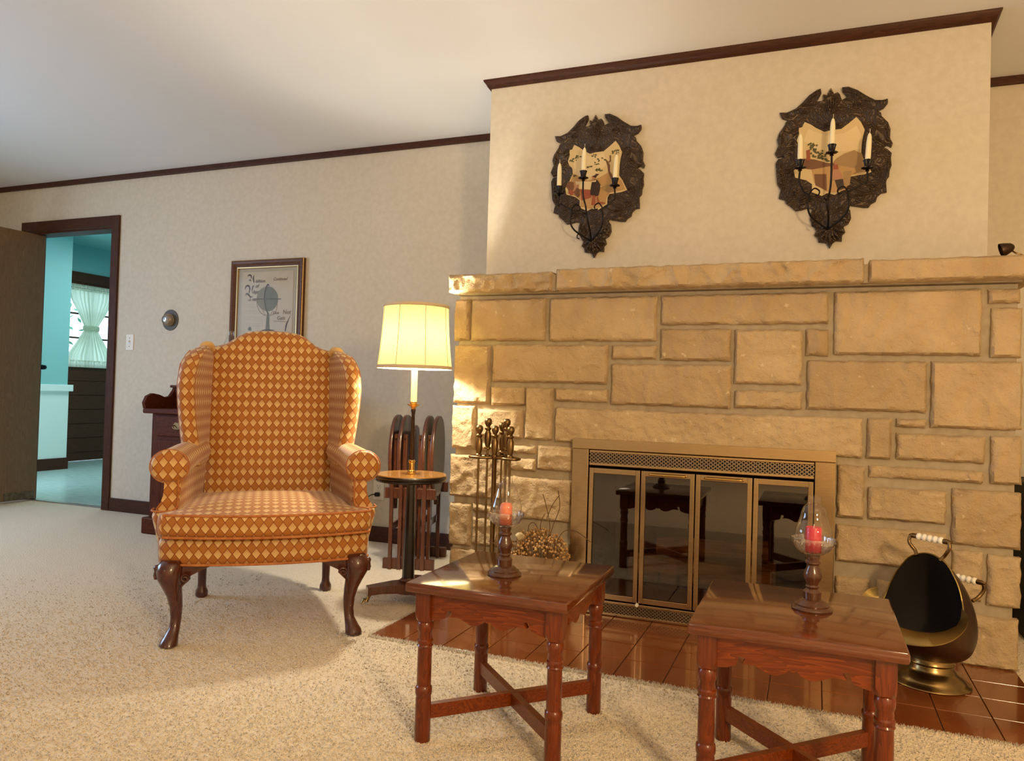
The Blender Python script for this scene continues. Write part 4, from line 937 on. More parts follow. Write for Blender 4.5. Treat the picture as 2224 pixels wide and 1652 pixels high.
for j in range(NT+1):
    t_ = j/NT; ring = []
    for k in range(NP):
        phi = -PI+2*PI*k/NP; c_, s_ = math.cos(phi), math.sin(phi)
        P0 = Vector((.055*c_, .055*s_, .090)); P3 = rim(phi); bk = (1-c_)/2
        P1 = Vector(((.135+.03*bk)*c_, .150*s_, .085)); rho = .150+.035*bk
        P2 = Vector((rho*c_+.01, .155*s_, P3.z-(P3.z-.09)*(.42 if bk < .6 else .38)))
        ring.append(P0*(1-t_)**3+P1*3*t_*(1-t_)**2+P2*3*t_*t_*(1-t_)+P3*t_**3)
    rings.append(ring)
m = MB(); m.loft(rings, caps=False); m.add([(.055*math.cos(a), .055*math.sin(a), .09) for a in np.linspace(0, 2*PI, 25)[:-1]], [tuple(range(24))])
m.build('body', 'copper', cs, 180)
inner = [[p+Vector((-.0025*math.cos(-PI+2*PI*k/NP), -.0025*math.sin(-PI+2*PI*k/NP), .0006)) for k, p in enumerate(r)] for r in rings[1:]]
m = MB(); m.loft(inner, caps=False); m.add([tuple(p) for p in inner[0]], [tuple(range(NP))]); m.build('lining', 'dark_lining', cs, 180)
hood = [rim(math.radians(a)) for a in np.linspace(70, 290, 60)] if False else [rim(math.radians(a if a <= 180 else a-360)) for a in np.linspace(72, 288, 60)]
m = MB(); m.tube(hood, .0028, 6); m.build('hood_rim', 'lipbrass', cs, 60)
m = MB(); rg = []
for a in np.linspace(-70, 70, 48):
    ph = math.radians(a); p = rim(ph); o_ = Vector((math.cos(ph*1.25), math.sin(ph*1.25), 0)); k = abs(a)/70; w = .006+.054*max(0, 1-k**7)**.5; lift = -.026*(1-k*k)+.055*k**4
    q = p+o_*w+Vector((0,0,lift-.004)); n_ = Vector((0,0,-.0035))
    rg.append([p-o_*.004, p+o_*w*.5+Vector((0,0,lift*.35+.001)), q, q+n_, p+o_*w*.5+n_+Vector((0,0,lift*.35)), p-o_*.004+n_])
m.loft(rg); m.build('pouring_lip', 'lipbrass', cs, 60)
def grip(c, half, axis, parent):
    m = MB(); n = 5; pr_ = []
    for k in range(n):
        x0 = -half+2*half*k/n; w = 2*half/n
        for t_ in np.linspace(0.08, .92, 6): pr_.append((.0065+.0065*math.sin(t_*PI), x0+w*t_))
    m.lathe(pr_, (0,0,0), 16); q = Vector((0,0,1)).rotation_difference(Vector(axis)); m.v = [tuple(q @ Vector(p)+Vector(c)) for p in m.v]
    return m.build('porcelain_grip', 'porcelain', parent, 60)
def handle(pts, zc, ac):
    g_ = grip((ac, 0, zc), .047, (0,1,0), cs)
    for sg in (-1, 1):
        ln = cr([(a_, sg*b_, c_) for a_, b_, c_ in pts], 5); MB().tube(ln, .006, 8).build('handle_bracket', 'antique', g_, 60)
        MB().tube([(ac, sg*.046, zc), (ac, sg*.062, zc), (ac, sg*.074, zc)], [.0085,.0085,.003], 8).build('end_cap', 'antique', g_, 60)
handle([(.024,.040,.410),(.018,.050,.425),(.022,.062,.440),(.022,.070,.455),(.018,.064,.474),(.016,.050,.473)], .473, .016)
handle([(-.150,.045,.262),(-.172,.052,.275),(-.184,.062,.300),(-.178,.062,.322),(-.172,.050,.325)], .325, -.172)

# ------------------------------------------------------------------ dried berry arrangement
ba = tag(empty('dried_berry_arrangement', (-1.055, 2.985, .0085)), 'dried berry sprays with curly twigs in a basket on the hearth', 'dried flowers')
m = MB(); m.lathe([(0,0),(.06,0),(.075,.03),(.085,.08),(.088,.13),(.083,.135),(.078,.10),(.0,.09)], (0,0,0), 28, lambda r, z, a: r*(1+.02*math.cos(22*a+z*300))); m.build('basket', 'basket', ba, 60)
ico = bmesh.new(); bmesh.ops.create_icosphere(ico, subdivisions=1, radius=1.0); ico.verts.index_update()
iv = np.array([v.co[:] for v in ico.verts]); itf = [[v.index for v in f.verts] for f in ico.faces]; ico.free()
m = MB(); st = MB()
for k in range(520):
    a = rng.uniform(0, 2*PI); e_ = math.acos(rng.uniform(-.35, 1)); R = rng.uniform(.72, 1.06)
    d = Vector((math.sin(e_)*math.cos(a)*.128, math.sin(e_)*math.sin(a)*.085, math.cos(e_)*.115))*R
    c_ = Vector((0, 0, .238))+d; r = rng.uniform(.0042, .0068)
    b = len(m.v); m.v += [tuple(c_+Vector(q)*r) for q in iv]
    for f in itf: m.f.append(tuple(b+i for i in f)); m.uv.append(None); m.mi.append(0)
    if k % 2 == 0: st.tube([Vector((d.x*.25, d.y*.25, .13)), Vector((d.x*.7, d.y*.7, .17+d.z*.5)), c_], [.0016,.0012,.0008], 3, False)
o = m.build('berries', 'berry', ba, 180); o['kind'] = 'stuff'
o = st.build('stems', 'basket', ba); o['kind'] = 'stuff'
for k, pts in enumerate(([(.02,0,.25),(.05,-.02,.36),(.035,-.02,.44),(.02,-.03,.50)],[(.02,0,.25),(.06,-.01,.37),(.09,-.02,.45),(.085,-.03,.52)],[(.035,-.02,.40),(.06,-.02,.46),(.09,-.03,.50)],[(.05,0,.24),(.10,-.01,.345),(.16,-.02,.36),(.23,-.035,.325)],[(-.05,0,.26),(-.04,-.03,.36),(-.01,-.04,.38),(.02,-.04,.33)],[(-.08,-.04,.2),(-.13,-.075,.20),(-.17,-.085,.17)],[(0,0,.3),(.01,-.02,.38),(.03,-.03,.42)],[(-.09,-.045,.24),(-.14,-.078,.28),(-.2,-.085,.295)])):
    MB().tube(cr(pts, 6), .0017, 4).build('twig', 'twig', ba, 60)
m = MB(); m.lathe([(0,-.016),(.010,-.013),(.015,-.002),(.017,.006),(.009,.016),(0,.018)], (-.060,-.075,.325), 14, lambda r, z, a: r*(1+.22*math.cos(3*a+z*90)+.1*math.cos(7*a))); m.build('seed_pod', 'pod', ba, 60)

# ------------------------------------------------------------------ carved sconces
q4 = lambda X, Y: (1160+X/4.589, 220+Y/4.589)
AX1, AZ1 = -.985, 1.571
def loc2(X, Y):
    p = onY(*q4(X, Y), CH-.02); return (p.x-AX1+.006, p.z-AZ1)
OUT = [(600,130),(625,182),(655,168),(672,190),(686,238),(733,210),(694,160),(690,125),(740,120),(810,150),(880,200),(950,240),(1000,245),(1050,230),(1052,265),(1020,310),(965,340),(995,352),(1000,385),(1050,440),(1070,500),(1065,580),(1087,628),(1075,660),(1042,640),(1010,662),(1045,680),(1078,715),(1070,760),(1076,820),(1060,870),(1055,920),(1030,950),(1035,1060),(990,1070),(960,1100),(950,1140),(910,1165),(890,1195),(850,1195),(800,1185),(760,1180),(737,1165),(722,1190),(745,1220),(752,1290),(730,1340),(690,1365),(705,1415),(680,1440),(676,1495),(630,1490),(605,1510),(580,1555),(555,1510),(490,1502),(486,1465),(458,1440),(475,1400),(440,1340),(425,1300),(430,1250),(446,1205),(400,1200),(355,1215),(310,1222),(275,1185),(235,1155),(230,1125),(178,1110),(185,1070),(195,1035),(165,980),(160,900),(155,800),(175,760),(220,750),(213,735),(170,746),(150,710),(170,660),(180,640),(168,590),(185,530),(230,460),(240,430),(262,415),(210,395),(190,345),(250,345),(320,310),(380,250),(430,190),(490,145),(520,135),(525,170),(500,220),(482,250),(520,246),(545,236),(538,185),(570,196)]
PNT = [(390,435),(440,460),(480,490),(545,525),(600,510),(680,500),(740,450),(800,395),(835,440),(865,510),(850,570),(840,640),(835,740),(870,790),(915,885),(860,905),(740,925),(720,960),(715,1030),(660,1060),(625,1085),(560,1070),(520,1095),(440,1060),(445,990),(400,955),(310,930),(300,870),(340,800),(375,720),(370,670),(340,640),(325,600),(345,540),(340,490),(370,480)]
def inset(poly, d):
    n = len(poly); out = []
    ar = sum(poly[i][0]*poly[(i+1) % n][1]-poly[(i+1) % n][0]*poly[i][1] for i in range(n)); sg = 1 if ar > 0 else -1
    for i in range(n):
        a, b, c = Vector(poly[i-1]), Vector(poly[i]), Vector(poly[(i+1) % n])
        t1_, t2_ = (b-a).normalized(), (c-b).normalized(); n1 = Vector((-t1_.y, t1_.x)); n2 = Vector((-t2_.y, t2_.x)); nn = n1+n2
        nn = nn.normalized() if nn.length > .3 else n1
        out.append(tuple(b+nn*d*sg))
    return out
outl = [loc2(*p) for p in OUT]; pnt = [loc2(*p) for p in PNT]
def spiral(cxy, r0_, turns, a0, dirn, y, n=26):
    return [(cxy[0]+r0_*(1-t_*.82)*math.cos(a0+dirn*turns*2*PI*t_), y-.002*t_, cxy[1]+r0_*(1-t_*.82)*math.sin(a0+dirn*turns*2*PI*t_)) for t_ in np.linspace(0, 1, n)]
def sconce(x, z, cups, art, lab):
    s = empty('candle_sconce', (x, CH, z)); m = MB()
    i1, i2 = inset(outl, .0035), inset(outl, .008)
    rings = [[(u, 0.0, w) for u, w in outl], [(u, -.016, w) for u, w in outl], [(u, -.020, w) for u, w in i1], [(u, -.0205, w) for u, w in i2]]
    m.loft(rings, caps=False); n = len(outl)
    bd_ = m; bd_.add([(u, -.0205, w) for u, w in i2], [tuple(range(n))]); bd_.add([(u, 0, w) for u, w in outl], [tuple(range(n))])
    board = bd_.build('carved_board', 'carve', s)
    m = MB()
    def sp(X, Y, r, tr, a, d): m.tube(spiral(loc2(X, Y), r, tr, a, d, -.021), [.0035-.0022*k/25 for k in range(26)], 6)
    for a in ((310,520,.017,1.5,.5,1),(905,500,.02,1.5,2.5,-1),(300,640,.014,1.2,1,1),(960,600,.018,1.3,2,-1),(250,880,.022,1.4,4,1),(960,880,.022,1.4,5,-1),(380,1130,.024,1.6,2,-1),(820,1110,.022,1.6,1,1),(480,1280,.017,1.5,3,1),(690,1290,.017,1.5,0,-1),(300,1060,.02,1.3,0,1),(920,1030,.018,1.3,3,-1),(380,360,.016,1.3,0,1),(800,300,.018,1.3,3,-1),(560,470,.010,1.2,0,1),(650,470,.010,1.2,3,-1)): sp(*a)
    b0 = loc2(600, 420)
    for X, Y in ((600,150),(560,210),(645,190),(575,180),(625,200)):
        p = loc2(X, Y); m.tube([(b0[0], -.021, b0[1]), ((b0[0]+p[0])/2+(p[0]-b0[0])*.3, -.0255, (b0[1]+p[1])/2), (p[0], -.020, p[1])], [.002,.0042,.001], 6)
    c0 = loc2(580, 1375)
    for X, Y in ((470,1435),(500,1490),(540,1500),(580,1545),(620,1490),(668,1490),(695,1420)):
        p = loc2(X, Y); m.tube([(c0[0], -.024, c0[1]), ((c0[0]+p[0])/2, -.029, (c0[1]+p[1])/2), (p[0], -.021, p[1])], [.004,.0065,.002], 6)
    for pts in ([(510,165),(430,230),(350,310),(240,360)],[(710,145),(800,190),(900,250),(1030,250)],[(240,470),(200,560),(200,650)],[(1030,470),(1050,560),(1040,620)],[(190,800),(190,920),(220,1040)],[(1050,760),(1045,880),(1010,1020)],[(450,1220),(450,1290),(500,1340)],[(730,1210),(730,1290),(680,1345)]):
        l3 = [(*loc2(*p),) for p in pts]; ln = cr([(a, -.021, b) for a, b in l3], 5); m.tube(ln, [.0038*math.sin(PI*(k+1)/(len(ln)+1))+.001 for k in range(len(ln))], 6)
    rc_ = m.build('relief_carving', 'carve', board, 60); rc_['kind'] = 'stuff'
    pm = MB(); mats = ['pt_sky','pt_haze','pt_hill','pt_brown','pt_ochre','pt_green','pt_black','pt_rose','pt_red']; lay = [0]
    def shape(idx, pts, conv=None):
        pm.cur = idx; y = -.0215-.00004*lay[0]; lay[0] += 1
        pp = [loc2(*p) for p in pts]; b = len(pm.v)
        pm.add([(u, y, w) for u, w in pp]+[(u, -.0205, w) for u, w in pp], [tuple(range(len(pp)))]+[(i, (i+1) % len(pp), len(pp)+(i+1) % len(pp), len(pp)+i) for i in range(len(pp))])
    def blob(idx, cx_, cy_, rx, ry, n=10):
        shape(idx, [(cx_+rx*math.cos(2*PI*k/n)*(1+.3*random.uniform(-1, 1)), cy_+ry*math.sin(2*PI*k/n)*(1+.3*random.uniform(-1, 1))) for k in range(n)])
    shape(0, PNT)
    if art == 1:
        shape(1, [(400,520),(480,540),(560,550),(680,520),(720,620),(640,700),(560,760),(420,740),(380,640)])
        shape(4, [(380,720),(520,790),(640,760),(740,700),(800,740),(860,790),(900,880),(740,915),(710,960),(705,1020),(640,1060),(530,1070),(450,1050),(455,990),(400,945),(320,920),(350,800)])
        shape(1, [(400,800),(560,800),(690,860),(560,880),(410,870)]); shape(8, [(450,880),(560,885),(560,960),(460,990)]); shape(2, [(640,860),(760,820),(850,880),(720,910)])
        shape(3, [(700,590),(720,590),(745,640),(745,700),(780,760),(750,770),(725,700),(720,650)]); shape(3, [(740,540),(755,540),(755,600),(735,612),(725,606),(742,592)])
        for c_ in ((400,575),(430,555),(370,590),(640,590),(690,575),(610,620),(650,680),(630,690),(790,510),(805,500),(590,545),(545,655),(380,740)):
            for _ in range(6): blob(5, c_[0]+random.uniform(-24,24), c_[1]+random.uniform(-14,14), random.uniform(5,11), random.uniform(4,8), 6)
        shape(6, [(570,790),(620,785),(650,830),(645,880),(630,940),(590,950),(550,930),(555,870)]); blob(7, 583, 768, 17, 22); shape(6, [(565,752),(600,738),(605,725),(635,728),(615,745),(602,765)])
        shape(1, [(565,795),(610,790),(605,805),(570,808)]); shape(8, [(575,940),(600,940),(600,1030),(560,1035)]); shape(8, [(620,940),(640,1005),(695,1010),(690,1022),(625,1025)]); shape(7, [(600,960),(615,960),(618,1030),(602,1035)])
        blob(7, 385, 880, 50, 60); blob(3, 350, 850, 35, 50); blob(3, 420, 910, 30, 40); blob(8, 360, 910, 30, 25)
    else:
        shape(1, [(420,500),(560,560),(700,540),(800,470),(840,560),(830,680),(700,700),(480,690),(380,600)])
        shape(2, [(640,760),(700,720),(780,690),(840,720),(860,790),(900,880),(740,900),(560,860)]); shape(3, [(380,760),(470,770),(560,800),(640,810),(560,860),(450,860),(360,850)])
        shape(4, [(440,860),(640,820),(780,850),(800,900),(730,925),(710,1040),(640,1060),(560,1060),(460,980)]); shape(3, [(460,900),(560,900),(560,1050),(470,1000)]); shape(2, [(690,880),(760,870),(740,1000),(700,1020)])
        for c_ in ((430,650),(470,660),(500,700),(450,700),(530,740),(480,740),(550,770)):
            for _ in range(7): blob(5, c_[0]+random.uniform(-28,28), c_[1]+random.uniform(-22,22), random.uniform(7,14), random.uniform(6,11), 6)
        shape(8, [(400,690),(430,680),(432,780),(402,785)]); shape(7, [(610,850),(650,850),(690,930),(640,960),(600,950)]); shape(6, [(625,955),(690,945),(700,1030),(650,1050)]); shape(8, [(612,820),(650,815),(655,860),(612,862)]); blob(7, 630, 805, 11, 14)
    pm.build('painting', [MT[k] for k in mats], s)
    # iron arms with candle cups
    base = Vector((0, -.03, .072))
    m = MB(); m.lathe([(0,0),(.012,.001),(.010,.008),(0,.012)], (0,0,0), 10); m.v = [(p[0], -.022-p[2], .072+p[1]) for p in m.v]; m.build('arm_boss', 'iron', s, 50)
    for k, (u, w) in enumerate(cups):
        tip = Vector((u, -.105, w-.047)); m = MB()
        if k == 1: path = [base, (.002,-.07,.12), (-.004,-.10,.17), (u*.6,-.085,.22), (u,-.10,.27), tip]
        else:
            sg = -1 if u < 0 else 1
            path = [base, (sg*.025,-.06,.085), (sg*.065,-.10,.115), (sg*.078,-.12,.155), (sg*.072,-.115,.195), (sg*.095,-.11,.215), (u*.93,-.105,.235), (u*1.02,-.105,w-.09), tip]
        ln = cr(path, 6); m.tube(ln, .0042, 7)
        if k != 1:
            sg = -1 if u < 0 else 1
            m.tube(cr([(sg*.075,-.117,.20),(sg*.055,-.115,.225),(sg*.035,-.11,.215),(sg*.038,-.11,.198),(sg*.05,-.11,.20)], 5), .0032, 6)
            m.tube(cr([(sg*.03,-.062,.088),(sg*.055,-.06,.10),(sg*.06,-.06,.085),(sg*.048,-.06,.078)], 5), .0028, 6)
        else: m.tube(cr([(0,-.095,.165),(-.018,-.10,.19),(-.022,-.10,.175),(-.012,-.10,.168)], 5), .003, 6)
        arm = m.build('arm', 'iron', s, 60)
        fl2 = lambda r, z, a: r*(1+.10*math.cos(9*a)*(1 if z > .012 else .4))
        m = MB(); m.lathe([(.004,0),(.009,.003),(.005,.007),(.012,.010),(.022,.013),(.0225,.016),(.013,.018),(.011,.024),(.014,.040),(.0165,.047),(.012,.047),(.010,.030)], (tip.x, tip.y, tip.z), 36, fl2, cap=False); m.build('candle_cup', 'iron', arm, 50)
    return tag(s, lab, 'sconce', 'carved sconces on the chimney breast')
def taper(loc, lab, h=.126, lean=0.0):
    c = empty('taper_candle', loc); c.rotation_euler = (0, lean, 0)
    m = MB(); m.lathe([(0,0),(.0105,0),(.0108,.03),(.0100,h*.62),(.0085,h*.76),(.0055,h*.84),(.0015,h*.88)], (0,0,0), 18); m.build('wax', 'white_candle', c, 50)
    MB().tube([(0,0,h*.86),(.0012,0,h*.95),(.0005,0,h)], .0012, 5).build('wick', 'wick', c)
    return tag(c, lab, 'candle', 'ivory taper candles in the sconces')
SCN = [(AX1, AZ1, [(-.140,.319),(-.024,.381),(.125,.335)], 1, 'carved dark wood sconce painted with a man in a feathered hat', 'sconce with the feathered hat painting'),
       (.033, 1.570, [(-.111,.350),(.009,.402),(.142,.328)], 2, 'carved dark wood sconce painted with a woman in a landscape', 'sconce with the woman painting')]
for x, z, cups, art, lab, nm in SCN:
    sconce(x, z, cups, art, lab)
    for k, (u, w) in enumerate(cups):
        taper((x+u, CH-.105, z+w-.012), ('ivory candle in the doorway side cup of the '+nm, 'ivory candle in the raised middle cup of the '+nm, 'ivory candle in the far side cup of the '+nm)[k], .137, (0, .02, .05)[k])
# candle snuffer left on the mantel
sn = tag(empty('candle_snuffer', (.606, 3.09, 1.449)), 'dark metal candle snuffer lying on the end of the mantel', 'candle snuffer')
m = MB(); m.lathe([(.0185,0),(.0190,.002),(.0165,.012),(.0115,.026),(.006,.032),(0,.034)], (0,0,0), 20, cap=False); q = Matrix.Rotation(math.radians(72), 3, 'Y'); m.v = [tuple(q @ (Vector(p)*1.3)+Vector((-.012, 0, .024))) for p in m.v]; m.build('bell', simple('dark_snuffer', (0.05,0.025,0.012), None, 0.4, 0.7), sn, 60)
MB().tube(cr([(.02,0,.024),(.035,.005,.014),(.06,.02,.005),(.07,.15,.005)], 5), .0028, 6).build('handle', 'antique', sn, 60)

# ------------------------------------------------------------------ framed print
fp = tag(empty('framed_print', (-3.3375, WY, 1.0)), 'framed antique calligraphy print with a globe behind the wing chair', 'picture')
hw, ht = .2935, .75; e_ = Vector
prf = [(0,0),(0,-.022),(.010,-.028),(.022,-.026),(.038,-.018),(.046,-.016)]
def frame_ring(d, y): return [(-hw+d, y, d), (hw-d, y, d), (hw-d, y, ht-d), (-hw+d, y, ht-d)]
m = MB(); m.loft([frame_ring(d, y) for d, y in prf]+[frame_ring(.046, -.002)], caps=False); m.build('frame', 'frame', fp)
m = MB(); m.loft([frame_ring(.001,-.021), frame_ring(.001,-.0230), frame_ring(.004,-.0262), frame_ring(.005,-.0245)], caps=False); m.build('gilt_edge', 'gold', fp)
m = MB(); m.loft([frame_ring(.046,-.004), frame_ring(.046,-.0185), frame_ring(.052,-.018), frame_ring(.055,-.012), frame_ring(.055,-.004)], caps=False); m.build('gilt_fillet', 'gold', fp)
m = MB(); m.box(-hw+.05, hw-.05, -.008, -.003, .05, ht-.05); m.build('mat_board', simple('grey_mat', (0.40,0.36,0.28), None, 0.7), fp)
pw, ph0, ph1 = .207, .072, .672
pr_o = MB().box(-pw, pw, -.0095, -.0078, ph0, ph1).build('print_paper', 'paper', fp)
q3 = lambda X, Y: (520+X/12.708, 590+Y/12.708)
def pz(X, Y): p = onY(*q3(X, Y), WY-.01); return (p.x+3.3375, p.z-1.0)
def flatpoly(pts, mat, name, y): m = MB(); m.prism([pz(*p) for p in pts], lambda u, w, d: (u, d, w), y, -.0090); return m.build(name, mat, pr_o)
def stroke(pts, w, mat, name='ink_stroke', y=-.0101):
    P = cr([(*pz(*p), 0) for p in pts], 5); W_ = w if isinstance(w, list) else None; n = len(P); L_, R_ = [], []
    for i, p in enumerate(P):
        t_ = (P[min(i+1, n-1)]-P[max(0, i-1)]).normalized(); nn = Vector((-t_.y, t_.x, 0)); ww = (w if not W_ else interp(i/(n-1), np.linspace(0, 1, len(w)), w))*.00022
        L_.append(p+nn*ww); R_.append(p-nn*ww)
    m = MB(); poly = [(p.x, p.y) for p in L_+R_[::-1]]
    k = len(L_); vs = [(p.x, y, p.y) for p in L_]+[(p.x, y, p.y) for p in R_]; fs = [(i, i+1, k+i+1, k+i) for i in range(k-1)]
    m.add(vs, fs); return m.build(name, mat, pr_o)
cg = (780, 745)
flatpoly([(cg[0]+290*math.cos(a)*(1.0 if math.cos(a) > 0 else 1.05), cg[1]+345*math.sin(a)) for a in np.linspace(0, 2*PI, 40)[:-1]], 'globelight', 'globe_disc', -.0098)
flatpoly([(790+275*math.sin(a), 745-345*math.cos(a)) for a in np.linspace(0, PI, 24)]+[(780-85*math.sin(a), 745+345*math.cos(a)) for a in np.linspace(0, PI, 24)], 'globe', 'globe_shadow_half', -.0100)
stroke([(825,385),(800,355),(765,380),(715,520),(690,740),(715,960),(770,1110),(800,1150)], [16,20,24,16,16,16,18,10], 'ink', 'meridian_ring', -.0103)
stroke([(395,748),(700,752),(1150,748)], [12,9,13], 'ink', 'horizon_bar', -.0104)
stroke([(478,770),(500,960),(580,1120),(720,1215)], 9, 'brownink'); stroke([(1050,900),(1010,1080),(940,1170),(840,1215)], 9, 'brownink'); stroke([(655,1070),(680,1140),(740,1205)], 8, 'brownink'); stroke([(920,1060),(890,1130),(840,1195)], 8, 'brownink')
flatpoly([(770,1120),(815,1120),(830,1260),(820,1400),(840,1600),(710,1600),(735,1440),(740,1280)], 'globe', 'globe_stand', -.0099)
flatpoly([(610,1608),(700,1590),(860,1590),(960,1610),(960,1700),(610,1700)], 'ink', 'globe_foot', -.0100)
flatpoly([(235,1620),(240,1550),(280,1510),(325,1540),(330,1620)], 'globe', 'ink_pot', -.0099)
stroke([(1410,1195),(1350,1330),(1290,1480),(1265,1640)], [4,14,28,16], 'ink', 'quill')
stroke([(230,130),(270,90),(320,110),(335,190)], [8,22,26,8], 'ink'); stroke([(258,245),(300,225),(320,275)], [5,20,6], 'ink'); stroke([(408,90),(385,180),(405,300)], [6,26,16], 'ink')
stroke([(155,500),(180,410),(250,385),(290,470),(270,560),(280,590)], [6,22,26,22,14,16], 'ink'); stroke([(400,380),(365,430),(345,540)], [8,24,8], 'ink')
stroke([(165,670),(200,605),(250,630),(300,690),(380,690)], [5,20,26,20,5], 'ink'); stroke([(300,700),(295,790),(235,775)], [8,14,8], 'ink')
stroke([(925,1362),(1100,1366),(1330,1380)], 7, 'brownink', 'rule_line')
for yy in list(range(330, 1560, 58)):
    if yy % 3: stroke([(150,yy),(330,yy+4),(430 if yy < 1100 else 640,yy)], 2.5, 'globelight', 'faint_line', -.0096)
def text(body, X, Y, size, mat, shear=0.0, name='lettering', y=-.00965):
    cu = bpy.data.curves.new('txt', 'FONT'); cu.body = body; cu.offset = .0008; cu.size = size; cu.shear = shear; cu.resolution_u = 3
    o = bpy.data.objects.new('txt', cu); COL.objects.link(o); bpy.context.view_layer.update()
    me = bpy.data.meshes.new_from_object(o.evaluated_get(bpy.context.evaluated_depsgraph_get())); bpy.data.objects.remove(o); bpy.data.curves.remove(cu)
    u, w = pz(X, Y); me.transform(Matrix.Rotation(PI/2, 4, 'X')); me.materials.append(MT[mat])
    ob = bpy.data.objects.new(name, me); COL.objects.link(ob); ob.parent = pr_o; ob.location = (u, y, w); return ob
text('ddition', 440, 300, .029, 'ink'); text('of', 440, 440, .032, 'ink', .2); text('ulgar', 350, 595, .030, 'ink'); text('ractions', 345, 805, .028, 'ink'); text('Continued', 930, 240, .026, 'brownink', .35)
text('Case', 915, 1165, .025, 'brownink', .2); text('Not', 1195, 1165, .038, 'brownink', .1); text('Gain', 1030, 1325, .035, 'brownink', .1)
MB().box(-hw+.054, hw-.054, -.0135, -.0130, .054, ht-.054).build('glazing', 'glazing', fp)

# ------------------------------------------------------------------ cabinet behind the chair
cb = tag(empty('washstand_cabinet', (-3.36, 3.72, 0)), 'dark stained cabinet with scrolled gallery and brass drawer pulls behind the wing chair', 'cabinet')
wd = .425; y0, y1 = -.225, .235
MB().box(-wd, wd, y0, y1, .09, .735, .004).build('body', 'cabz', cb)
MB().box(-wd-.028, wd+.028, y0-.03, y1, 0, .10, .008).build('plinth', 'cab', cb)
MB().box(-wd-.05, wd+.05, y0-.03, y1+.005, .735, .765, .007).build('top_board', 'cab', cb)
for s in (-1, 1):
    m = MB(); m.prism([(y0-.02,.765),(y0-.03,.80),(y0-.01,.84),(y0+.03,.858),(y0+.08,.850),(y0+.13,.832),(y0+.17,.842),(y0+.20,.88),(y0+.21,.905),(y1,.905),(y1,.765)], lambda u, w, d: (d, u, w), s*(wd+.045)-.012, s*(wd+.045)+.012); m.build('gallery_end', 'cab', cb)
MB().box(-wd-.03, wd+.03, y0+.20, y1-.03, .765, .895, .004).build('gallery_box', 'cab', cb)
MB().box(-wd-.06, wd+.06, y0+.185, y1, .895, .912, .004).build('gallery_shelf', 'cab', cb)
for k in range(2):
    xa = -wd+.045+k*.42; dr = MB().box(xa, xa+.335 if False else xa+.37, y0-.012, y0, .60, .722, .005).build('drawer', 'cab', cb)
    xm = xa+.185
    pl_ = MB().prism([(xm-.045,.672),(xm-.03,.688),(xm,.684),(xm+.03,.688),(xm+.045,.672),(xm+.03,.650),(xm,.645),(xm-.03,.650)], lambda u, w, d: (u, d, w), y0-.0145, y0-.011).build('pull_plate', 'antique', dr)
    MB().tube(cr([(xm-.034,y0-.014,.670),(xm-.034,y0-.026,.664),(xm-.02,y0-.03,.650),(xm+.02,y0-.03,.650),(xm+.034,y0-.026,.664),(xm+.034,y0-.014,.670)], 4), .0032, 7).build('bail_pull', 'antique', dr, 60)
    dd = MB().box(xa, xa+.37, y0-.012, y0, .13, .575, .004).build('door', 'cabz', cb)
    m = MB(); m.box(xa+.06, xa+.31, y0-.020, y0-.010, .19, .515, .008); m.build('door_panel', 'cabz', dd)
gl = tag(empty('glass_oil_lamp', (-3.47, 3.80, .912)), 'clear glass oil lamp standing on the cabinet behind the chair', 'oil lamp')
m = MB(); m.lathe([(0,0),(.05,0),(.05,.008),(.02,.02),(.015,.06),(.045,.09),(.055,.13),(.04,.17),(.02,.18)], (0,0,0), 28); m.build('font', 'bowlglass', gl, 60)
m = MB(); m.lathe([(.02,.18),(.022,.2),(.016,.205)], (0,0,0), 20); m.build('burner', 'brass', gl, 50)
m = MB(); pr_ = cr([(.026,0,.20),(.036,0,.225),(.045,0,.252),(.043,0,.272),(.034,0,.295),(.024,0,.315),(.0185,0,.328),(.0185,0,.356)], 4); m.lathe([(p.x, p.z) for p in pr_], (0,0,0), 32, cap=False); m.build('glass_chimney', 'glass', gl, 180)

# ------------------------------------------------------------------ wall fittings
th_ = tag(empty('thermostat', (-4.170, WY, 1.362)), 'round brass thermostat on a dark wall plate near the doorway', 'thermostat')
def wall_lathe(prof): 
    m = MB(); m.lathe(prof, (0,0,0), 40); m.v = [(p[0], -p[2], p[1]) for p in m.v]; return m
wall_lathe([(0,0),(.073,0),(.073,.003),(.071,.005),(.040,.006),(0,.006)]).build('wall_plate', 'thermo_plate', th_, 40)
wall_lathe([(.044,.006),(.044,.016),(.041,.018),(.041,.024),(.043,.026),(.042,.034),(.036,.044),(.028,.048),(0,.048)]).build('dial_ring', 'thermo_ring', th_, 40)
wall_lathe([(.026,.048),(.026,.050),(.022,.054),(.012,.056),(0,.056)]).build('dial_cap', 'steel', th_, 40)
MB().box(-.002, .002, -.058, -.055, -.004, .012).build('pointer', 'black', th_)
lsw = tag(empty('light_switch', (-4.543, WY, 1.208)), 'cream light switch plate beside the doorway casing', 'light switch')
MB().box(-.036, .036, -.006, .001, -.057, .057, .003).build('plate', 'cream_plastic', lsw)
MB().box(-.005, .005, -.007, -.004, -.013, .013).build('slot', 'steel', lsw); MB().box(-.004, .004, -.018, -.005, .0, .010, .001).build('toggle', 'cream_plastic', lsw)
for z in (-.030, .030): MB().tube([(0,-.0075,z),(0,-.005,z)], .003, 10).build('screw', 'iron', lsw)
ol = tag(empty('wall_outlet', (-2.449, WY, .311)), 'cream duplex wall outlet between the wing chair and the lamp table', 'outlet')
MB().box(-.037, .037, -.006, .001, -.058, .058, .003).build('plate', 'cream_plastic', ol)
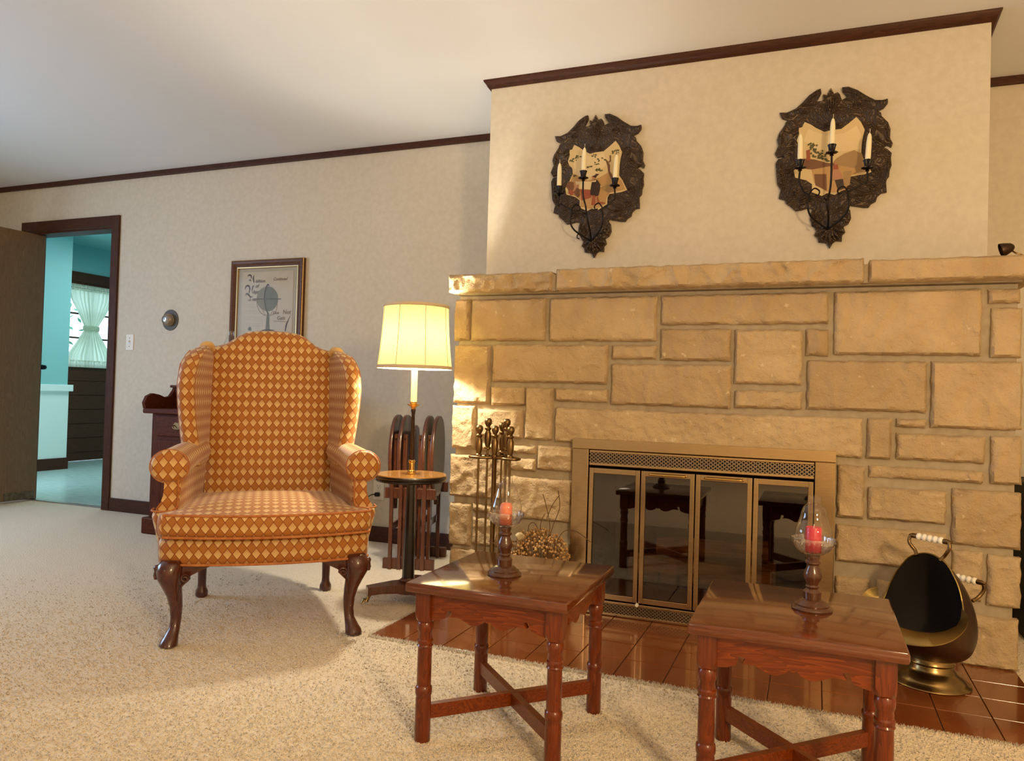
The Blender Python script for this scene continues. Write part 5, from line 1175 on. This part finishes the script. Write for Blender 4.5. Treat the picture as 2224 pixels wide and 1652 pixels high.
for z in (-.024, .024):
    f_ = wall_lathe([(0,.005),(.017,.005),(.017,.0085),(0,.0085)]); f_.v = [(a, b, c+z) for a, b, c in f_.v]; rc = f_.build('receptacle', 'cream_plastic', ol, 40)
    MB().box(-.008,-.006,-.0092,-.008,z-.002,z+.007).box(.006,.008,-.0092,-.008,z-.002,z+.007).box(-.002,.002,-.0092,-.008,z-.011,z-.006).build('slots', 'outlet_dark', rc)
pc = tag(empty('power_cord', (-2.449, WY, .287)), 'black power cord plugged into the wall outlet', 'cord')
MB().box(-.013, .013, -.034, -.0085, -.012, .012, .004).build('plug', 'black', pc)
MB().tube(cr([(-.002,-.034,0),(-.02,-.05,.0),(-.06,-.06,-.03),(-.10,-.08,-.10),(-.16,-.12,-.20),(-.22,-.18,-.272),(-.30,-.26,-.281)], 6), .0032, 6).build('cable', 'black', pc, 60)
ex = MB(); ex.tube(cr([(-1.93,3.93,.008),(-1.83,3.86,.008),(-1.74,3.84,.03),(-1.66,3.78,.008),(-1.70,3.66,.008),(-1.64,3.56,.008),(-1.60,3.40,.008)], 6), .0035, 6)
tag(ex.build('extension_cable', 'black', None, 60), 'black cable coiled on the carpet behind the tray stand', 'cord')
bc = tag(empty('black_cabinet', (1.05, 3.74, 0)), 'black cabinet standing in the corner beyond the stone fireplace', 'cabinet')
MB().box(-.255, .3, -.2, .21, 0, .62, .004).build('body', 'black', bc); MB().box(-.24, .29, -.212, -.2, .04, .60, .003).build('front_panel', 'black', bc)

# ------------------------------------------------------------------ carpet pile (real tufts where the photo shows them)
pts = []
N = 900000
x = rng.uniform(-5.2, 1.4, N); y = rng.uniform(.75, 3.95, N)
d = np.hypot(x, y); keep = rng.uniform(0, 1, N) < np.clip((1.75/d)**3, 0, 1)*np.clip((4.3-d)/1.5, 0, 1)
keep &= ~((x > HX0+.002) & (x < HX1-.002) & (y > HY0+.004))
keep &= ~((x > HX1-.01) & (x < HX1+.02) & (y > 3.0) & False)
x, y = x[keep], y[keep]
# dense fringe along the tile edge
xe = rng.uniform(HX0, HX1, 5200); ye = HY0-rng.uniform(-.006, .010, 5200); xe2 = HX0-rng.uniform(-.006, .008, 1500); ye2 = rng.uniform(HY0, 3.1, 1500)
x = np.concatenate([x, xe, xe2]); y = np.concatenate([y, ye, ye2]); n = len(x); d = np.hypot(x, y)
r = (.0026+.0014*d/2.0)*rng.uniform(.7, 1.2, n); hgt = rng.uniform(.0025, .0055, n); hgt[-6700:] = rng.uniform(.006, .013, 6700); a = rng.uniform(0, 6.28, n); lx = rng.normal(0, .002, n); ly = rng.normal(0, .002, n)
V = np.zeros((n, 4, 3))
for k in range(3):
    V[:, k, 0] = x+r*np.cos(a+k*2.094); V[:, k, 1] = y+r*np.sin(a+k*2.094); V[:, k, 2] = 0
V[:, 3, 0] = x+lx; V[:, 3, 1] = y+ly; V[:, 3, 2] = hgt
base = np.arange(n)[:, None]*4
Fc = np.concatenate([base+np.array([0,1,3]), base+np.array([1,2,3]), base+np.array([2,0,3])], 1).reshape(-1)
me = bpy.data.meshes.new('carpet_pile'); me.vertices.add(n*4); me.vertices.foreach_set('co', V.reshape(-1)); nf = n*3
me.loops.add(nf*3); me.loops.foreach_set('vertex_index', Fc.astype(np.int32)); me.polygons.add(nf); me.polygons.foreach_set('loop_start', np.arange(0, nf*3, 3, dtype=np.int32)); me.polygons.foreach_set('loop_total', np.full(nf, 3, dtype=np.int32))
me.update(calc_edges=True); me.validate(); me.shade_smooth(); me.materials.append(MT['carpet'])
cp = bpy.data.objects.new('carpet_pile', me); COL.objects.link(cp); cp.parent = FLOOR; cp['kind'] = 'stuff'
